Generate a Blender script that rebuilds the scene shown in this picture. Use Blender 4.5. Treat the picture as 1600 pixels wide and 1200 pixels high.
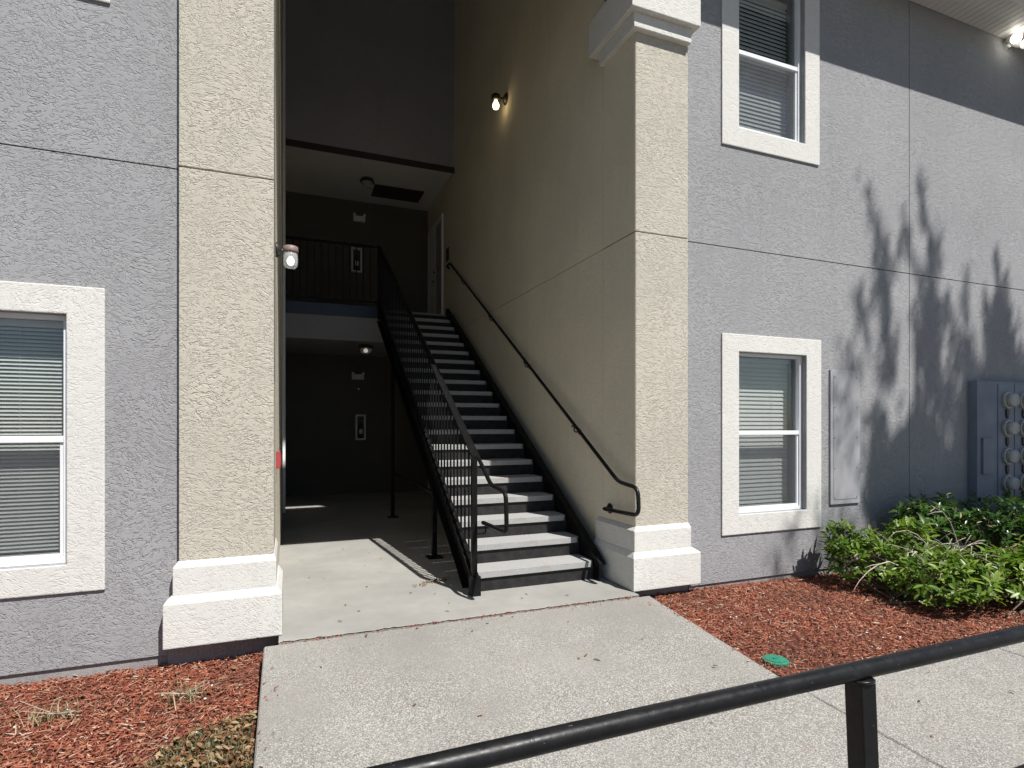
import bpy, bmesh, math, random
import numpy as np
from mathutils import Vector, Matrix, Quaternion

for o in list(bpy.data.objects):
    bpy.data.objects.remove(o)
sc = bpy.context.scene
COL = sc.collection
rnd = random.Random(7)
nrg = np.random.default_rng(11)

# ---------------------------------------------------------------- camera
cam = bpy.data.cameras.new('camera')
cam.lens = 19.85
cam.sensor_width = 36
cam.shift_y = 63 / 1600
cam.clip_start = 0.05
cam.clip_end = 400
YAW = 0.3759
CAM = Vector((0, 0, 1.55))
co = bpy.data.objects.new('camera', cam)
COL.objects.link(co)
co.location = CAM
co.rotation_euler = (math.radians(90), 0, -YAW)
sc.camera = co

# ---------------------------------------------------------------- sky, sun, exposure
SUN = Vector((0.393, -1.0, 1.645)).normalized()          # towards the sun
world = bpy.data.worlds.new('World')
sc.world = world
world.use_nodes = True
wn = world.node_tree
bg = wn.nodes['Background']
sky = wn.nodes.new('ShaderNodeTexSky')
sky.sky_type = 'NISHITA'
sky.sun_disc = False
sky.sun_elevation = math.asin(SUN.z)
sky.sun_rotation = math.atan2(SUN.x, SUN.y)
sky.air_density = 1.0
sky.dust_density = 0.4
sky.ozone_density = 1.0
wn.links.new(sky.outputs[0], bg.inputs[0])
bg.inputs[1].default_value = 0.05
sl = bpy.data.lights.new('sun', 'SUN')
sl.energy = 5.0
sl.angle = math.radians(0.5)
sl.color = (1.0, 0.965, 0.92)
so = bpy.data.objects.new('sun', sl)
COL.objects.link(so)
so.rotation_mode = 'QUATERNION'
so.rotation_quaternion = (-SUN).to_track_quat('-Z', 'Y')
sc.view_settings.view_transform = 'Standard'
sc.view_settings.look = 'None'
sc.view_settings.gamma = 1.0
sc.view_settings.exposure = 0.38
sc.view_settings.use_curve_mapping = False
sc.cycles.max_bounces = 10
sc.cycles.diffuse_bounces = 5
sc.cycles.transparent_max_bounces = 16

# ---------------------------------------------------------------- helpers
class MB:
    def __init__(s):
        s.v = []; s.f = []
    def poly(s, pts, flip=False):
        b = len(s.v); s.v += [tuple(p) for p in pts]
        idx = list(range(b, b + len(pts)))
        s.f.append(tuple(reversed(idx)) if flip else tuple(idx)); return s
    def box(s, x0, x1, y0, y1, z0, z1, M=None):
        b = len(s.v)
        P = [(x0,y0,z0),(x1,y0,z0),(x1,y1,z0),(x0,y1,z0),(x0,y0,z1),(x1,y0,z1),(x1,y1,z1),(x0,y1,z1)]
        if M is not None: P = [tuple(M @ Vector(p)) for p in P]
        s.v += P
        for f in ((0,3,2,1),(4,5,6,7),(0,1,5,4),(1,2,6,5),(2,3,7,6),(3,0,4,7)):
            s.f.append(tuple(b+i for i in f))
        return s
    def prism(s, pts, axis, a, c):
        """pts 2-D polygon extruded along axis (x: pts are y,z; y: x,z; z: x,y)"""
        n = len(pts); b = len(s.v)
        def mk(p, t):
            return {'x': (t,p[0],p[1]), 'y': (p[0],t,p[1]), 'z': (p[0],p[1],t)}[axis]
        s.v += [mk(p,a) for p in pts] + [mk(p,c) for p in pts]
        s.f.append(tuple(b+i for i in range(n))); s.f.append(tuple(b+n+i for i in reversed(range(n))))
        for i in range(n):
            j = (i+1) % n
            s.f.append((b+i, b+n+i, b+n+j, b+j))
        return s
    def tube(s, pts, r, n=10, caps=True):
        pts = [Vector(p) for p in pts]; m = len(pts)
        rs = r if isinstance(r, (list, tuple)) else [r]*m
        b = len(s.v); up = None
        for i, p in enumerate(pts):
            t = (pts[min(i+1,m-1)] - pts[max(i-1,0)]).normalized()
            if up is None:
                up = Vector((0,0,1)) if abs(t.z) < .9 else Vector((1,0,0))
            a = t.cross(up).normalized(); up = a.cross(t).normalized()
            for k in range(n):
                an = 2*math.pi*k/n
                s.v.append(tuple(p + (a*math.cos(an) + up*math.sin(an))*rs[i]))
        for i in range(m-1):
            for k in range(n):
                q = (k+1) % n
                s.f.append((b+i*n+k, b+i*n+q, b+(i+1)*n+q, b+(i+1)*n+k))
        if caps:
            s.f.append(tuple(b+k for k in reversed(range(n))))
            s.f.append(tuple(b+(m-1)*n+k for k in range(n)))
        return s
    def lathe(s, prof, c, n=20, axis='z'):
        """prof: list of (r, h) about an axis through c"""
        b = len(s.v); c = Vector(c)
        for r, h in prof:
            for k in range(n):
                a = 2*math.pi*k/n; p = (r*math.cos(a), r*math.sin(a), h)
                if axis == 'y': p = (p[0], p[2], p[1])
                if axis == 'x': p = (p[2], p[0], p[1])
                s.v.append(tuple(c + Vector(p)))
        for i in range(len(prof)-1):
            for k in range(n):
                q = (k+1) % n
                s.f.append((b+i*n+k, b+i*n+q, b+(i+1)*n+q, b+(i+1)*n+k))
        s.f.append(tuple(b+k for k in reversed(range(n))))
        s.f.append(tuple(b+(len(prof)-1)*n+k for k in range(n)))
        return s
    def grid_wall(s, x0, x1, z0, z1, y0, y1, holes=(), axis='y'):
        """slab between y0 (front) and y1 with rectangular holes (hx0,hx1,hz0,hz1); one watertight shell"""
        xs = sorted({x0, x1, *[h[0] for h in holes], *[h[1] for h in holes]})
        zs = sorted({z0, z1, *[h[2] for h in holes], *[h[3] for h in holes]})
        xs = [x for x in xs if x0 <= x <= x1]; zs = [z for z in zs if z0 <= z <= z1]
        def solid(i, j):
            if i < 0 or j < 0 or i >= len(xs)-1 or j >= len(zs)-1: return False
            cx = (xs[i]+xs[i+1])/2; cz = (zs[j]+zs[j+1])/2
            return not any(h[0] < cx < h[1] and h[2] < cz < h[3] for h in holes)
        def P(x, y, z): return (x,y,z) if axis == 'y' else (y,x,z)
        for i in range(len(xs)-1):
            for j in range(len(zs)-1):
                if not solid(i,j): continue
                a,b,c,d = xs[i],xs[i+1],zs[j],zs[j+1]
                s.poly([P(a,y0,c),P(b,y0,c),P(b,y0,d),P(a,y0,d)])
                s.poly([P(b,y1,c),P(a,y1,c),P(a,y1,d),P(b,y1,d)])
                if not solid(i-1,j): s.poly([P(a,y1,c),P(a,y0,c),P(a,y0,d),P(a,y1,d)])
                if not solid(i+1,j): s.poly([P(b,y0,c),P(b,y1,c),P(b,y1,d),P(b,y0,d)])
                if not solid(i,j-1): s.poly([P(a,y1,c),P(b,y1,c),P(b,y0,c),P(a,y0,c)])
                if not solid(i,j+1): s.poly([P(a,y0,d),P(b,y0,d),P(b,y1,d),P(a,y1,d)])
        return s

def wloc(o):
    p = Vector((0,0,0))
    while o is not None:
        p += o.location; o = o.parent
    return p

def obj(name, mb, mat, parent=None, loc=None, smooth=False, bevel=0, weld=False, kind=None, segs=2):
    """link an MB (world coordinates) as one mesh object; loc = its origin in the world"""
    base = Vector(loc) if loc is not None else (wloc(parent) if parent else Vector((0,0,0)))
    me = bpy.data.meshes.new(name)
    me.from_pydata([tuple(Vector(v)-base) for v in mb.v], [], mb.f)
    bm = bmesh.new(); bm.from_mesh(me)
    if weld or bevel: bmesh.ops.remove_doubles(bm, verts=bm.verts, dist=1e-5)
    bmesh.ops.recalc_face_normals(bm, faces=bm.faces)
    if bevel:
        es = [e for e in bm.edges if len(e.link_faces) == 2 and e.calc_face_angle(0) > 0.5]
        bmesh.ops.bevel(bm, geom=es, offset=bevel, segments=segs, profile=.6, affect='EDGES', clamp_overlap=True)
    bm.to_mesh(me); bm.free()
    if smooth:
        me.polygons.foreach_set('use_smooth', [True]*len(me.polygons))
    me.materials.append(mat)
    o = bpy.data.objects.new(name, me); COL.objects.link(o)
    if parent: o.parent = parent; o.location = base - wloc(parent)
    else: o.location = base
    if kind: o['kind'] = kind
    return o

def inst(src, parent, loc, rot=None, scale=None, name=None):
    """another piece sharing src's mesh; loc in world"""
    o = src.copy(); COL.objects.link(o)
    o.parent = parent
    o.location = Vector(loc) - (wloc(parent) if parent else Vector((0,0,0)))
    if rot is not None:
        o.rotation_euler = rot
    if scale is not None: o.scale = scale
    return o

def thing(name, label, cat, loc, group=None):
    o = bpy.data.objects.new(name, None); COL.objects.link(o)
    o.location = loc; o.empty_display_size = .1
    o['label'] = label; o['category'] = cat
    if group: o['group'] = group
    return o
def tag(o, label, cat, group=None):
    o['label'] = label; o['category'] = cat
    if group: o['group'] = group
    return o
def copy_tree(o, d, parent=None):
    c = o.copy(); COL.objects.link(c); c.parent = parent
    if parent is None: c.location = o.location + Vector(d)
    for ch in o.children: copy_tree(ch, d, c)
    return c

# ---------------------------------------------------------------- materials
def newmat(name):
    m = bpy.data.materials.new(name); m.use_nodes = True
    nt = m.node_tree; b = nt.nodes['Principled BSDF']
    return m, nt, b
def N(nt, t, **kw):
    n = nt.nodes.new(t)
    for k, v in kw.items():
        if k in n.inputs: n.inputs[k].default_value = v
        else: setattr(n, k, v)
    return n
def L(nt, a, b): nt.links.new(a, b)
def noise(nt, co_, scale, detail=2.0, rough=.5, dist=0.0):
    n = N(nt, 'ShaderNodeTexNoise', Scale=scale, Detail=detail, Roughness=rough, Distortion=dist)
    L(nt, co_, n.inputs['Vector']); return n.outputs[0]
def ramp(nt, fac, stops, interp='LINEAR'):
    r = N(nt, 'ShaderNodeValToRGB'); r.color_ramp.interpolation = interp
    e = r.color_ramp.elements
    while len(e) < len(stops): e.new(.5)
    for i, (p, c) in enumerate(stops):
        e[i].position = p; e[i].color = (*c, 1) if len(c) == 3 else c
    L(nt, fac, r.inputs[0]); return r.outputs[0]
def g(v): return (v, v, v)
def math_(nt, op, a, b=None, clamp=False):
    n = N(nt, 'ShaderNodeMath', operation=op); n.use_clamp = clamp
    for i, x in enumerate((a, b)):
        if x is None: continue
        if isinstance(x, (int, float)): n.inputs[i].default_value = x
        else: L(nt, x, n.inputs[i])
    return n.outputs[0]
def mix(nt, fac, a, b, mode='MIX'):
    n = N(nt, 'ShaderNodeMix', data_type='RGBA', blend_type=mode)
    for s_, x in ((0, fac), (6, a), (7, b)):
        if isinstance(x, (int, float)): n.inputs[s_].default_value = x
        elif isinstance(x, tuple): n.inputs[s_].default_value = (*x, 1)
        else: L(nt, x, n.inputs[s_])
    return n.outputs[2]
def bump(nt, b, h, strength, dist):
    n = N(nt, 'ShaderNodeBump', Strength=strength, Distance=dist)
    L(nt, h, n.inputs['Height']); L(nt, n.outputs[0], b.inputs['Normal'])
def objco(nt, scale=None, rot=None):
    t = N(nt, 'ShaderNodeTexCoord').outputs['Object']
    if scale or rot:
        mp = N(nt, 'ShaderNodeMapping')
        if scale: mp.inputs['Scale'].default_value = scale
        if rot: mp.inputs['Rotation'].default_value = rot
        L(nt, t, mp.inputs[0]); return mp.outputs[0]
    return t

def stucco(name, col, strength=.46, dirt=.10, smoothness=0.0):
    """trowelled skip-texture stucco: curly narrow grooves over a fine sand grain"""
    m, nt, b = newmat(name)
    co_ = objco(nt)
    # a slow warp turns the trowel direction from place to place
    w = N(nt, 'ShaderNodeTexNoise', Scale=1.7, Detail=1.0); L(nt, co_, w.inputs['Vector'])
    vm = N(nt, 'ShaderNodeVectorMath', operation='MULTIPLY_ADD')
    L(nt, w.outputs['Color'], vm.inputs[0]); vm.inputs[1].default_value = (.34, .34, .34); L(nt, co_, vm.inputs[2])
    mp = N(nt, 'ShaderNodeMapping'); mp.inputs['Scale'].default_value = (.8, .8, 1.35); mp.inputs['Rotation'].default_value = (0, .5, 0)
    L(nt, vm.outputs[0], mp.inputs[0])
    def curls(scale, seed, width):
        ofs = N(nt, 'ShaderNodeVectorMath', operation='ADD'); L(nt, mp.outputs[0], ofs.inputs[0]); ofs.inputs[1].default_value = (seed, seed*.7, seed*1.3)
        n1 = noise(nt, ofs.outputs[0], scale, 0.0, .5, .9)
        d = math_(nt, 'ABSOLUTE', math_(nt, 'SUBTRACT', n1, .5))
        line = ramp(nt, d, [(0.0, g(1)), (width, g(.8)), (width*2.4, g(0))])
        gate = ramp(nt, noise(nt, ofs.outputs[0], scale*.9, 0.0), [(.42, g(0)), (.52, g(1))])
        return math_(nt, 'MULTIPLY', line, gate)
    ln = math_(nt, 'MAXIMUM', curls(27, 0.0, .030), curls(36, 7.7, .030))
    n2 = noise(nt, co_, 130, 2, .6)
    patchy = noise(nt, co_, 2.2, 3, .6)
    amt = ramp(nt, patchy, [(.30, g(.40)), (.60, g(1))])
    gr = math_(nt, 'SUBTRACT', 1.0, math_(nt, 'MULTIPLY', ln, amt))
    h = math_(nt, 'ADD', math_(nt, 'MULTIPLY', gr, .8), math_(nt, 'MULTIPLY', n2, .25))
    bump(nt, b, h, min(1, strength*1.3*(1-smoothness)), .010)
    big = noise(nt, co_, 1.1, 5, .62)
    c = mix(nt, ramp(nt, big, [(.3, g(0)), (.72, g(1))]), tuple(x*(1-dirt) for x in col), tuple(min(1, x*(1+dirt*.5)) for x in col))
    strk = noise(nt, objco(nt, (7, 7, .35)), 1.0, 4, .6)
    c = mix(nt, ramp(nt, strk, [(.54, g(0)), (.75, g(.16))]), c, tuple(x*.62 for x in col))
    c = mix(nt, math_(nt, 'MULTIPLY', math_(nt, 'SUBTRACT', 1.0, gr), .22*(1-smoothness)), c, tuple(x*.42 for x in col))  # groove shadows put into the colour, darker along the curls
    L(nt, c, b.inputs['Base Color'])
    b.inputs['Roughness'].default_value = .85
    b.inputs['Specular IOR Level'].default_value = .25
    return m
GREY = stucco('grey_stucco', (.335, .335, .345))
TAUPE = stucco('taupe_stucco', (.52, .49, .415), strength=.50)
CREAM = stucco('cream_stucco', (.675, .668, .63), strength=.36, dirt=.06, smoothness=.25)
SHADETAUPE = stucco('back_wall_shade_taupe', (.115, .107, .092), strength=.35, smoothness=.3)  # taupe darkened: the passage's deep shade put into the wall colour
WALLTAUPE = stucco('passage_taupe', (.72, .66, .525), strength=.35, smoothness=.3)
DARKGREY = stucco('shade_grey_stucco', (.32, .31, .33), strength=.35)
CEIL = stucco('ceiling_paint', (.70, .685, .64), strength=.25)

def plain(name, col, rough=.5, spec=.5, metal=0.0, var=.08, scale=6, bumpamt=0, bscale=80):
    m, nt, b = newmat(name); co_ = objco(nt)
    f = noise(nt, co_, scale, 4, .6)
    c = mix(nt, ramp(nt, f, [(.3, g(0)), (.7, g(1))]), tuple(x*(1-var) for x in col), tuple(min(1, x*(1+var)) for x in col))
    L(nt, c, b.inputs['Base Color'])
    r = N(nt, 'ShaderNodeMapRange'); L(nt, f, r.inputs[0]); r.inputs[3].default_value = max(.02, rough-.08); r.inputs[4].default_value = min(1, rough+.1)
    L(nt, r.outputs[0], b.inputs['Roughness'])
    b.inputs['Specular IOR Level'].default_value = spec; b.inputs['Metallic'].default_value = metal
    if bumpamt: bump(nt, b, noise(nt, co_, bscale, 3, .6), bumpamt, .003)
    return m
VINYL = plain('white_vinyl', (.78, .80, .82), .35, .5, var=.03)
WHITEMETAL = plain('white_painted_metal', (.62, .62, .60), .45, .4)
PANELGREY = plain('pale_grey_paint', (.345, .345, .36), .5, .3, var=.07, bumpamt=.15, bscale=60)
SLATW = plain('blind_slat_white', (.74, .745, .735), .45, .4, var=.06)
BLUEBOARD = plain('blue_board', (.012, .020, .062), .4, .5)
RED = plain('red_enamel', (.36, .055, .055), .4, .5)
BRONZE = plain('dark_bronze', (.035, .03, .027), .4, .5)
GREYMETAL = plain('grey_metal', (.22, .22, .22), .45, .5, metal=.3)
PINKCAP = plain('faded_cap', (.22, .155, .15), .5, .4)
METERBOX = plain('meter_cabinet_paint', (.20, .225, .285), .5, .35, var=.16, scale=3, bumpamt=.2, bscale=30)
METERFACE = plain('meter_face', (.42, .41, .38), .4, .4, var=.25, scale=30)
GREENLID = plain('green_plastic', (.02, .19, .12), .55, .4, var=.2, scale=30)
ROOFING = plain('roof_shingle', (.09, .085, .08), .9, .2, var=.3, scale=20)
INTERIOR = plain('interior_paint', (.45, .43, .39), .8, .2)
CABLE = plain('cable_sheath', (.13, .12, .11), .6, .3)
DOORW = plain('door_paint', (.80, .80, .79), .4, .4, var=.04)
SOFFIT = plain('soffit_vinyl', (.62, .60, .57), .5, .3, var=.06)
FOUND = None

def black_metal(name='black_enamel', spec=.30):
    m, nt, b = newmat(name); co_ = objco(nt)
    f = noise(nt, co_, 14, 5, .65)
    L(nt, ramp(nt, f, [(.3, (.006, .006, .0065)), (.62, (.011, .011, .0118)), (.82, (.030, .029, .028))]), b.inputs['Base Color'])
    ch = ramp(nt, noise(nt, co_, 75, 3, .55), [(.70, g(0)), (.74, g(1))])
    lk = b.inputs['Base Color'].links[0].from_socket
    L(nt, mix(nt, ch, lk, (.10, .085, .075)), b.inputs['Base Color'])
    L(nt, ramp(nt, noise(nt, co_, 35, 4, .6), [(.3, g(.28)), (.75, g(.5))]), b.inputs['Roughness'])
    b.inputs['Specular IOR Level'].default_value = spec
    bump(nt, b, noise(nt, co_, 55, 4, .6), .22, .003)
    return m
BLACK = black_metal()
STEEL = black_metal('black_stair_paint', .10)
def dusty_black():
    m, nt, b = newmat('dusty_black_plate'); co_ = objco(nt)
    f = noise(nt, co_, 9, 5, .65)
    L(nt, ramp(nt, f, [(.3, (.016, .016, .017)), (.7, (.040, .039, .038))]), b.inputs['Base Color'])
    b.inputs['Roughness'].default_value = .6; b.inputs['Specular IOR Level'].default_value = .12
    bump(nt, b, noise(nt, co_, 70, 3, .6), .15, .002)
    return m
DUSTY = dusty_black()

def concrete(name, base, speck, stone=.5, sscale=95, stain=.18):
    """exposed-aggregate concrete: pale and dark grit of a few mm in a mid grey paste, wide stains"""
    m, nt, b = newmat(name); co_ = objco(nt)
    big = noise(nt, co_, .9, 5, .6); mid = noise(nt, co_, 4.5, 5, .65, .6)
    c = mix(nt, ramp(nt, big, [(.32, g(0)), (.68, g(1))]), tuple(x*(1-stain) for x in base), tuple(x*(1+stain*.5) for x in base))
    c = mix(nt, ramp(nt, mid, [(.3, g(0)), (.75, g(.5))]), c, tuple(x*(1-stain*1.2) for x in base))
    hts = noise(nt, co_, 160, 3, .6)
    if speck:
        v = N(nt, 'ShaderNodeTexVoronoi', Scale=sscale, Randomness=1.0); L(nt, co_, v.inputs['Vector'])
        sep = N(nt, 'ShaderNodeSeparateColor'); L(nt, v.outputs['Color'], sep.inputs[0])
        dens0 = noise(nt, co_, 1.6, 4, .6)
        sx = N(nt, 'ShaderNodeSeparateXYZ'); L(nt, co_, sx.inputs[0])
        wear = N(nt, 'ShaderNodeMapRange'); L(nt, sx.outputs[1], wear.inputs[0])
        for i_, v_ in ((1, 2.6), (2, 4.4), (3, .14), (4, -.16)): wear.inputs[i_].default_value = v_
        dens = math_(nt, 'ADD', dens0, wear.outputs[0])
        pale = math_(nt, 'MULTIPLY', ramp(nt, sep.outputs[0], [(.70, g(0)), (.78, g(1))]), ramp(nt, dens, [(.28, g(.25)), (.6, g(1))]))
        dark = math_(nt, 'MULTIPLY', ramp(nt, sep.outputs[1], [(.60, g(0)), (.72, g(1))]), ramp(nt, dens, [(.28, g(.25)), (.6, g(1))]))
        c = mix(nt, math_(nt, 'MULTIPLY', dark, .75*speck), c, tuple(x*.34 for x in base))
        c = mix(nt, math_(nt, 'MULTIPLY', pale, speck), c, (stone*1.0, stone*.97, stone*.91))
        hts = math_(nt, 'SUBTRACT', hts, math_(nt, 'MULTIPLY', v.outputs['Distance'], .9))
    vs = N(nt, 'ShaderNodeTexVoronoi', Scale=2.6, Randomness=1.0); L(nt, co_, vs.inputs['Vector'])
    sp_ = N(nt, 'ShaderNodeSeparateColor'); L(nt, vs.outputs['Color'], sp_.inputs[0])
    spot = math_(nt, 'MULTIPLY', ramp(nt, math_(nt, 'ADD', vs.outputs['Distance'], math_(nt, 'MULTIPLY', noise(nt, co_, 30, 2), .03)), [(.050, g(1)), (.062, g(0))]), ramp(nt, sp_.outputs[0], [(.55, g(0)), (.57, g(.7))]))
    c = mix(nt, spot, c, tuple(x*.40 for x in base))
    rust = ramp(nt, noise(nt, co_, 2.3, 6, .7, .8), [(.60, g(0)), (.74, g(.42))])
    c = mix(nt, rust, c, (base[0]*.80, base[1]*.62, base[2]*.48))
    L(nt, c, b.inputs['Base Color'])
    b.inputs['Roughness'].default_value = .88; b.inputs['Specular IOR Level'].default_value = .25
    bump(nt, b, hts, .45 if speck else .25, .004)
    return m
WALK = concrete('aggregate_concrete', (.29, .277, .252), .72, .53, 185)
SLABM = concrete('smooth_concrete', (.338, .331, .308), 0, stain=.22)
TREADM = concrete('tread_concrete', (.40, .40, .395), .25, .55, 160, .14)
FOUND = concrete('foundation_concrete', (.33, .32, .32), .3, .45, 140, .3)
JOINT = plain('joint_dirt', (.06, .052, .045), .95, .1, var=.3, scale=40)
ASPHALT = concrete('asphalt', (.095, .094, .092), .6, .2, 110, .25)

def soil():
    m, nt, b = newmat('mulch_bed_soil'); co_ = objco(nt)
    f = noise(nt, co_, 45, 5, .7, .8); q = noise(nt, co_, 2.2, 4, .6)
    a = ramp(nt, f, [(.3, (.05, .015, .010)), (.55, (.14, .035, .020)), (.75, (.24, .075, .042))])
    d = ramp(nt, f, [(.3, (.04, .02, .013)), (.6, (.10, .05, .033))])
    L(nt, mix(nt, ramp(nt, q, [(.42, g(0)), (.68, g(.8))]), a, d), b.inputs['Base Color'])
    b.inputs['Roughness'].default_value = .95
    bump(nt, b, f, .8, .02)
    return m
SOIL = soil()
def chip_mat(name, stops, rough=.8):
    m, nt, b = newmat(name)
    gi = N(nt, 'ShaderNodeNewGeometry').outputs['Random Per Island']
    co_ = objco(nt)
    q = noise(nt, co_, 1.6, 4, .6)
    c = ramp(nt, gi, stops)
    fib = noise(nt, objco(nt, (60, 60, 60)), 3, 3, .6)
    c = mix(nt, ramp(nt, fib, [(.3, g(.45)), (.6, g(0))]), c, (.07, .025, .016))
    c = mix(nt, ramp(nt, q, [(.45, g(0)), (.7, g(.55))]), c, (.13, .055, .035))
    L(nt, c, b.inputs['Base Color'])
    b.inputs['Roughness'].default_value = rough; b.inputs['Specular IOR Level'].default_value = .3
    return m
CHIPS = chip_mat('red_mulch_chips', [(0, (.12, .036, .022)), (.22, (.26, .075, .042)), (.52, (.37, .118, .066)), (.80, (.44, .17, .10)), (.93, (.50, .29, .19)), (.985, (.60, .49, .39))])

def leaf_mat(name, a, c, d, trans=.35, rough=.32, spec=.5):
    m, nt, b = newmat(name)
    gi = N(nt, 'ShaderNodeNewGeometry').outputs['Random Per Island']
    oi = N(nt, 'ShaderNodeObjectInfo').outputs['Random']
    r = math_(nt, 'FRACT', math_(nt, 'ADD', gi, oi))
    col = ramp(nt, r, [(0, a), (.55, c), (1, d)])
    L(nt, col, b.inputs['Base Color'])
    b.inputs['Roughness'].default_value = rough; b.inputs['Specular IOR Level'].default_value = spec
    tr = N(nt, 'ShaderNodeBsdfTranslucent')
    L(nt, mix(nt, 1.0, col, (1.3, 1.45, .5), 'MULTIPLY'), tr.inputs[0])
    mx = N(nt, 'ShaderNodeMixShader'); mx.inputs[0].default_value = trans
    out = nt.nodes['Material Output']
    L(nt, b.outputs[0], mx.inputs[1]); L(nt, tr.outputs[0], mx.inputs[2]); L(nt, mx.outputs[0], out.inputs[0])
    return m
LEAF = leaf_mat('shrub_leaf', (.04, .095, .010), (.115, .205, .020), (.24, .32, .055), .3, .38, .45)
LEAFSHADE = leaf_mat('shaded_shrub_leaf', (.025, .065, .012), (.05, .115, .02), (.09, .17, .035), .3, .3, .55)  # shrub leaf with the tree's shade put into its colour
TREELEAF = leaf_mat('tree_leaf', (.03, .08, .015), (.05, .11, .02), (.08, .15, .03), .12)
DEADLEAF = leaf_mat('dry_leaf', (.13, .07, .037), (.25, .145, .075), (.38, .26, .15), .1, .6, .3)
LITTER = leaf_mat('leaf_litter', (.12, .055, .025), (.24, .14, .06), (.36, .27, .16), .1, .6, .3)
GRASSM = leaf_mat('grass_blade', (.055, .07, .028), (.12, .13, .06), (.30, .27, .15), .25, .55, .3)
STRAW = leaf_mat('dry_grass_blade', (.20, .15, .075), (.36, .29, .17), (.48, .42, .28), .2, .6, .3)
BARK = plain('bark', (.16, .12, .09), .9, .2, var=.3, scale=30, bumpamt=.6, bscale=60)
TWIG = plain('bare_twig', (.45, .40, .34), .8, .25, var=.25, scale=40)

def glass_mat(name, tint, extra=1.0):
    m, nt, b = newmat(name)
    nt.nodes.remove(b)
    t = N(nt, 'ShaderNodeBsdfTransparent'); t.inputs[0].default_value = (*tint, 1)
    gl = N(nt, 'ShaderNodeBsdfGlossy'); gl.inputs['Roughness'].default_value = .015; gl.inputs[0].default_value = (.9, .95, 1, 1)
    lw = N(nt, 'ShaderNodeLayerWeight', Blend=.5)
    fr = math_(nt, 'ADD', math_(nt, 'MULTIPLY', math_(nt, 'POWER', lw.outputs['Facing'], 4.0), .9), .05)
    co_ = objco(nt)
    bp = N(nt, 'ShaderNodeBump', Strength=.05, Distance=.02); L(nt, noise(nt, co_, 2.2, 2, .5), bp.inputs['Height'])
    L(nt, bp.outputs[0], gl.inputs['Normal'])
    mx = N(nt, 'ShaderNodeMixShader')
    L(nt, math_(nt, 'MULTIPLY', fr, extra, True), mx.inputs[0])
    L(nt, t.outputs[0], mx.inputs[1]); L(nt, gl.outputs[0], mx.inputs[2])
    L(nt, mx.outputs[0], nt.nodes['Material Output'].inputs[0])
    return m
GLASS = glass_mat('window_glass', (.87, .885, .88), 1.5)
def jar():
    m, nt, b = newmat('jar_glass'); b.inputs['Base Color'].default_value = (.62, .63, .62, 1); b.inputs['Roughness'].default_value = .15
    t = N(nt, 'ShaderNodeBsdfTransparent'); mx = N(nt, 'ShaderNodeMixShader'); mx.inputs[0].default_value = .42
    L(nt, t.outputs[0], mx.inputs[1]); L(nt, b.outputs[0], mx.inputs[2]); L(nt, mx.outputs[0], nt.nodes['Material Output'].inputs[0])
    return m
JARGLASS = jar()
def screen_mat():
    m, nt, b = newmat('insect_screen')
    b.inputs['Base Color'].default_value = (.13, .132, .135, 1); b.inputs['Roughness'].default_value = .6
    t = N(nt, 'ShaderNodeBsdfTransparent')
    mx = N(nt, 'ShaderNodeMixShader'); mx.inputs[0].default_value = .26
    L(nt, t.outputs[0], mx.inputs[1]); L(nt, b.outputs[0], mx.inputs[2]); L(nt, mx.outputs[0], nt.nodes['Material Output'].inputs[0])
    return m
SCREEN = screen_mat()
def emit(name, col, s):
    m, nt, b = newmat(name)
    b.inputs['Base Color'].default_value = (*col, 1)
    b.inputs['Emission Color'].default_value = (*col, 1); b.inputs['Emission Strength'].default_value = s
    return m
BULBWARM = emit('warm_bulb', (1.0, .78, .42), 5)
BULBWHITE = emit('white_bulb', (.95, 1.0, .97), 2.2)
FLOODW = emit('flood_bulb', (1.0, .97, .85), 8)
DIMLAMP = emit('dim_lamp_lens', (1.0, .95, .85), .5)

# ================================================================ SETTING: ground, walks, beds
YL, YR = 4.60, 4.56                     # stucco face of the left wing and of the right wing
o = obj('ground', MB().poly([(-60,-60,-.30),(60,-60,-.30),(60,60,-.30),(-60,60,-.30)]), ASPHALT, kind='structure')

# breezeway floor slab with a slightly chipped front lip
def chipped_slab():
    mb = MB(); n = 90; x0, x1 = -.07, 2.96
    xs = [x0+(x1-x0)*i/n for i in range(n+1)]
    fy = [4.35 + rnd.uniform(-.003, .003) + (rnd.uniform(.006, .02) if rnd.random() < .14 else 0) for _ in xs]
    for i in range(n):
        a, b = xs[i], xs[i+1]
        mb.poly([(a, fy[i]+.004, 0), (b, fy[i+1]+.004, 0), (b, 5.4, 0), (a, 5.4, 0)])
        mb.poly([(a, fy[i], -.005), (b, fy[i+1], -.005), (b, fy[i+1]+.004, 0), (a, fy[i]+.004, 0)])
        mb.poly([(a, fy[i], -.30), (b, fy[i+1], -.30), (b, fy[i+1], -.012), (a, fy[i], -.012)])
    mb.poly([(x0,5.4,0),(x1,5.4,0),(3.02,5.4,0),(3.02,13.3,0),(x0-.04,13.3,0),(x0-.04,5.4,0)])
    return mb
obj('breezeway_floor', chipped_slab(), SLABM, kind='structure')

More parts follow.
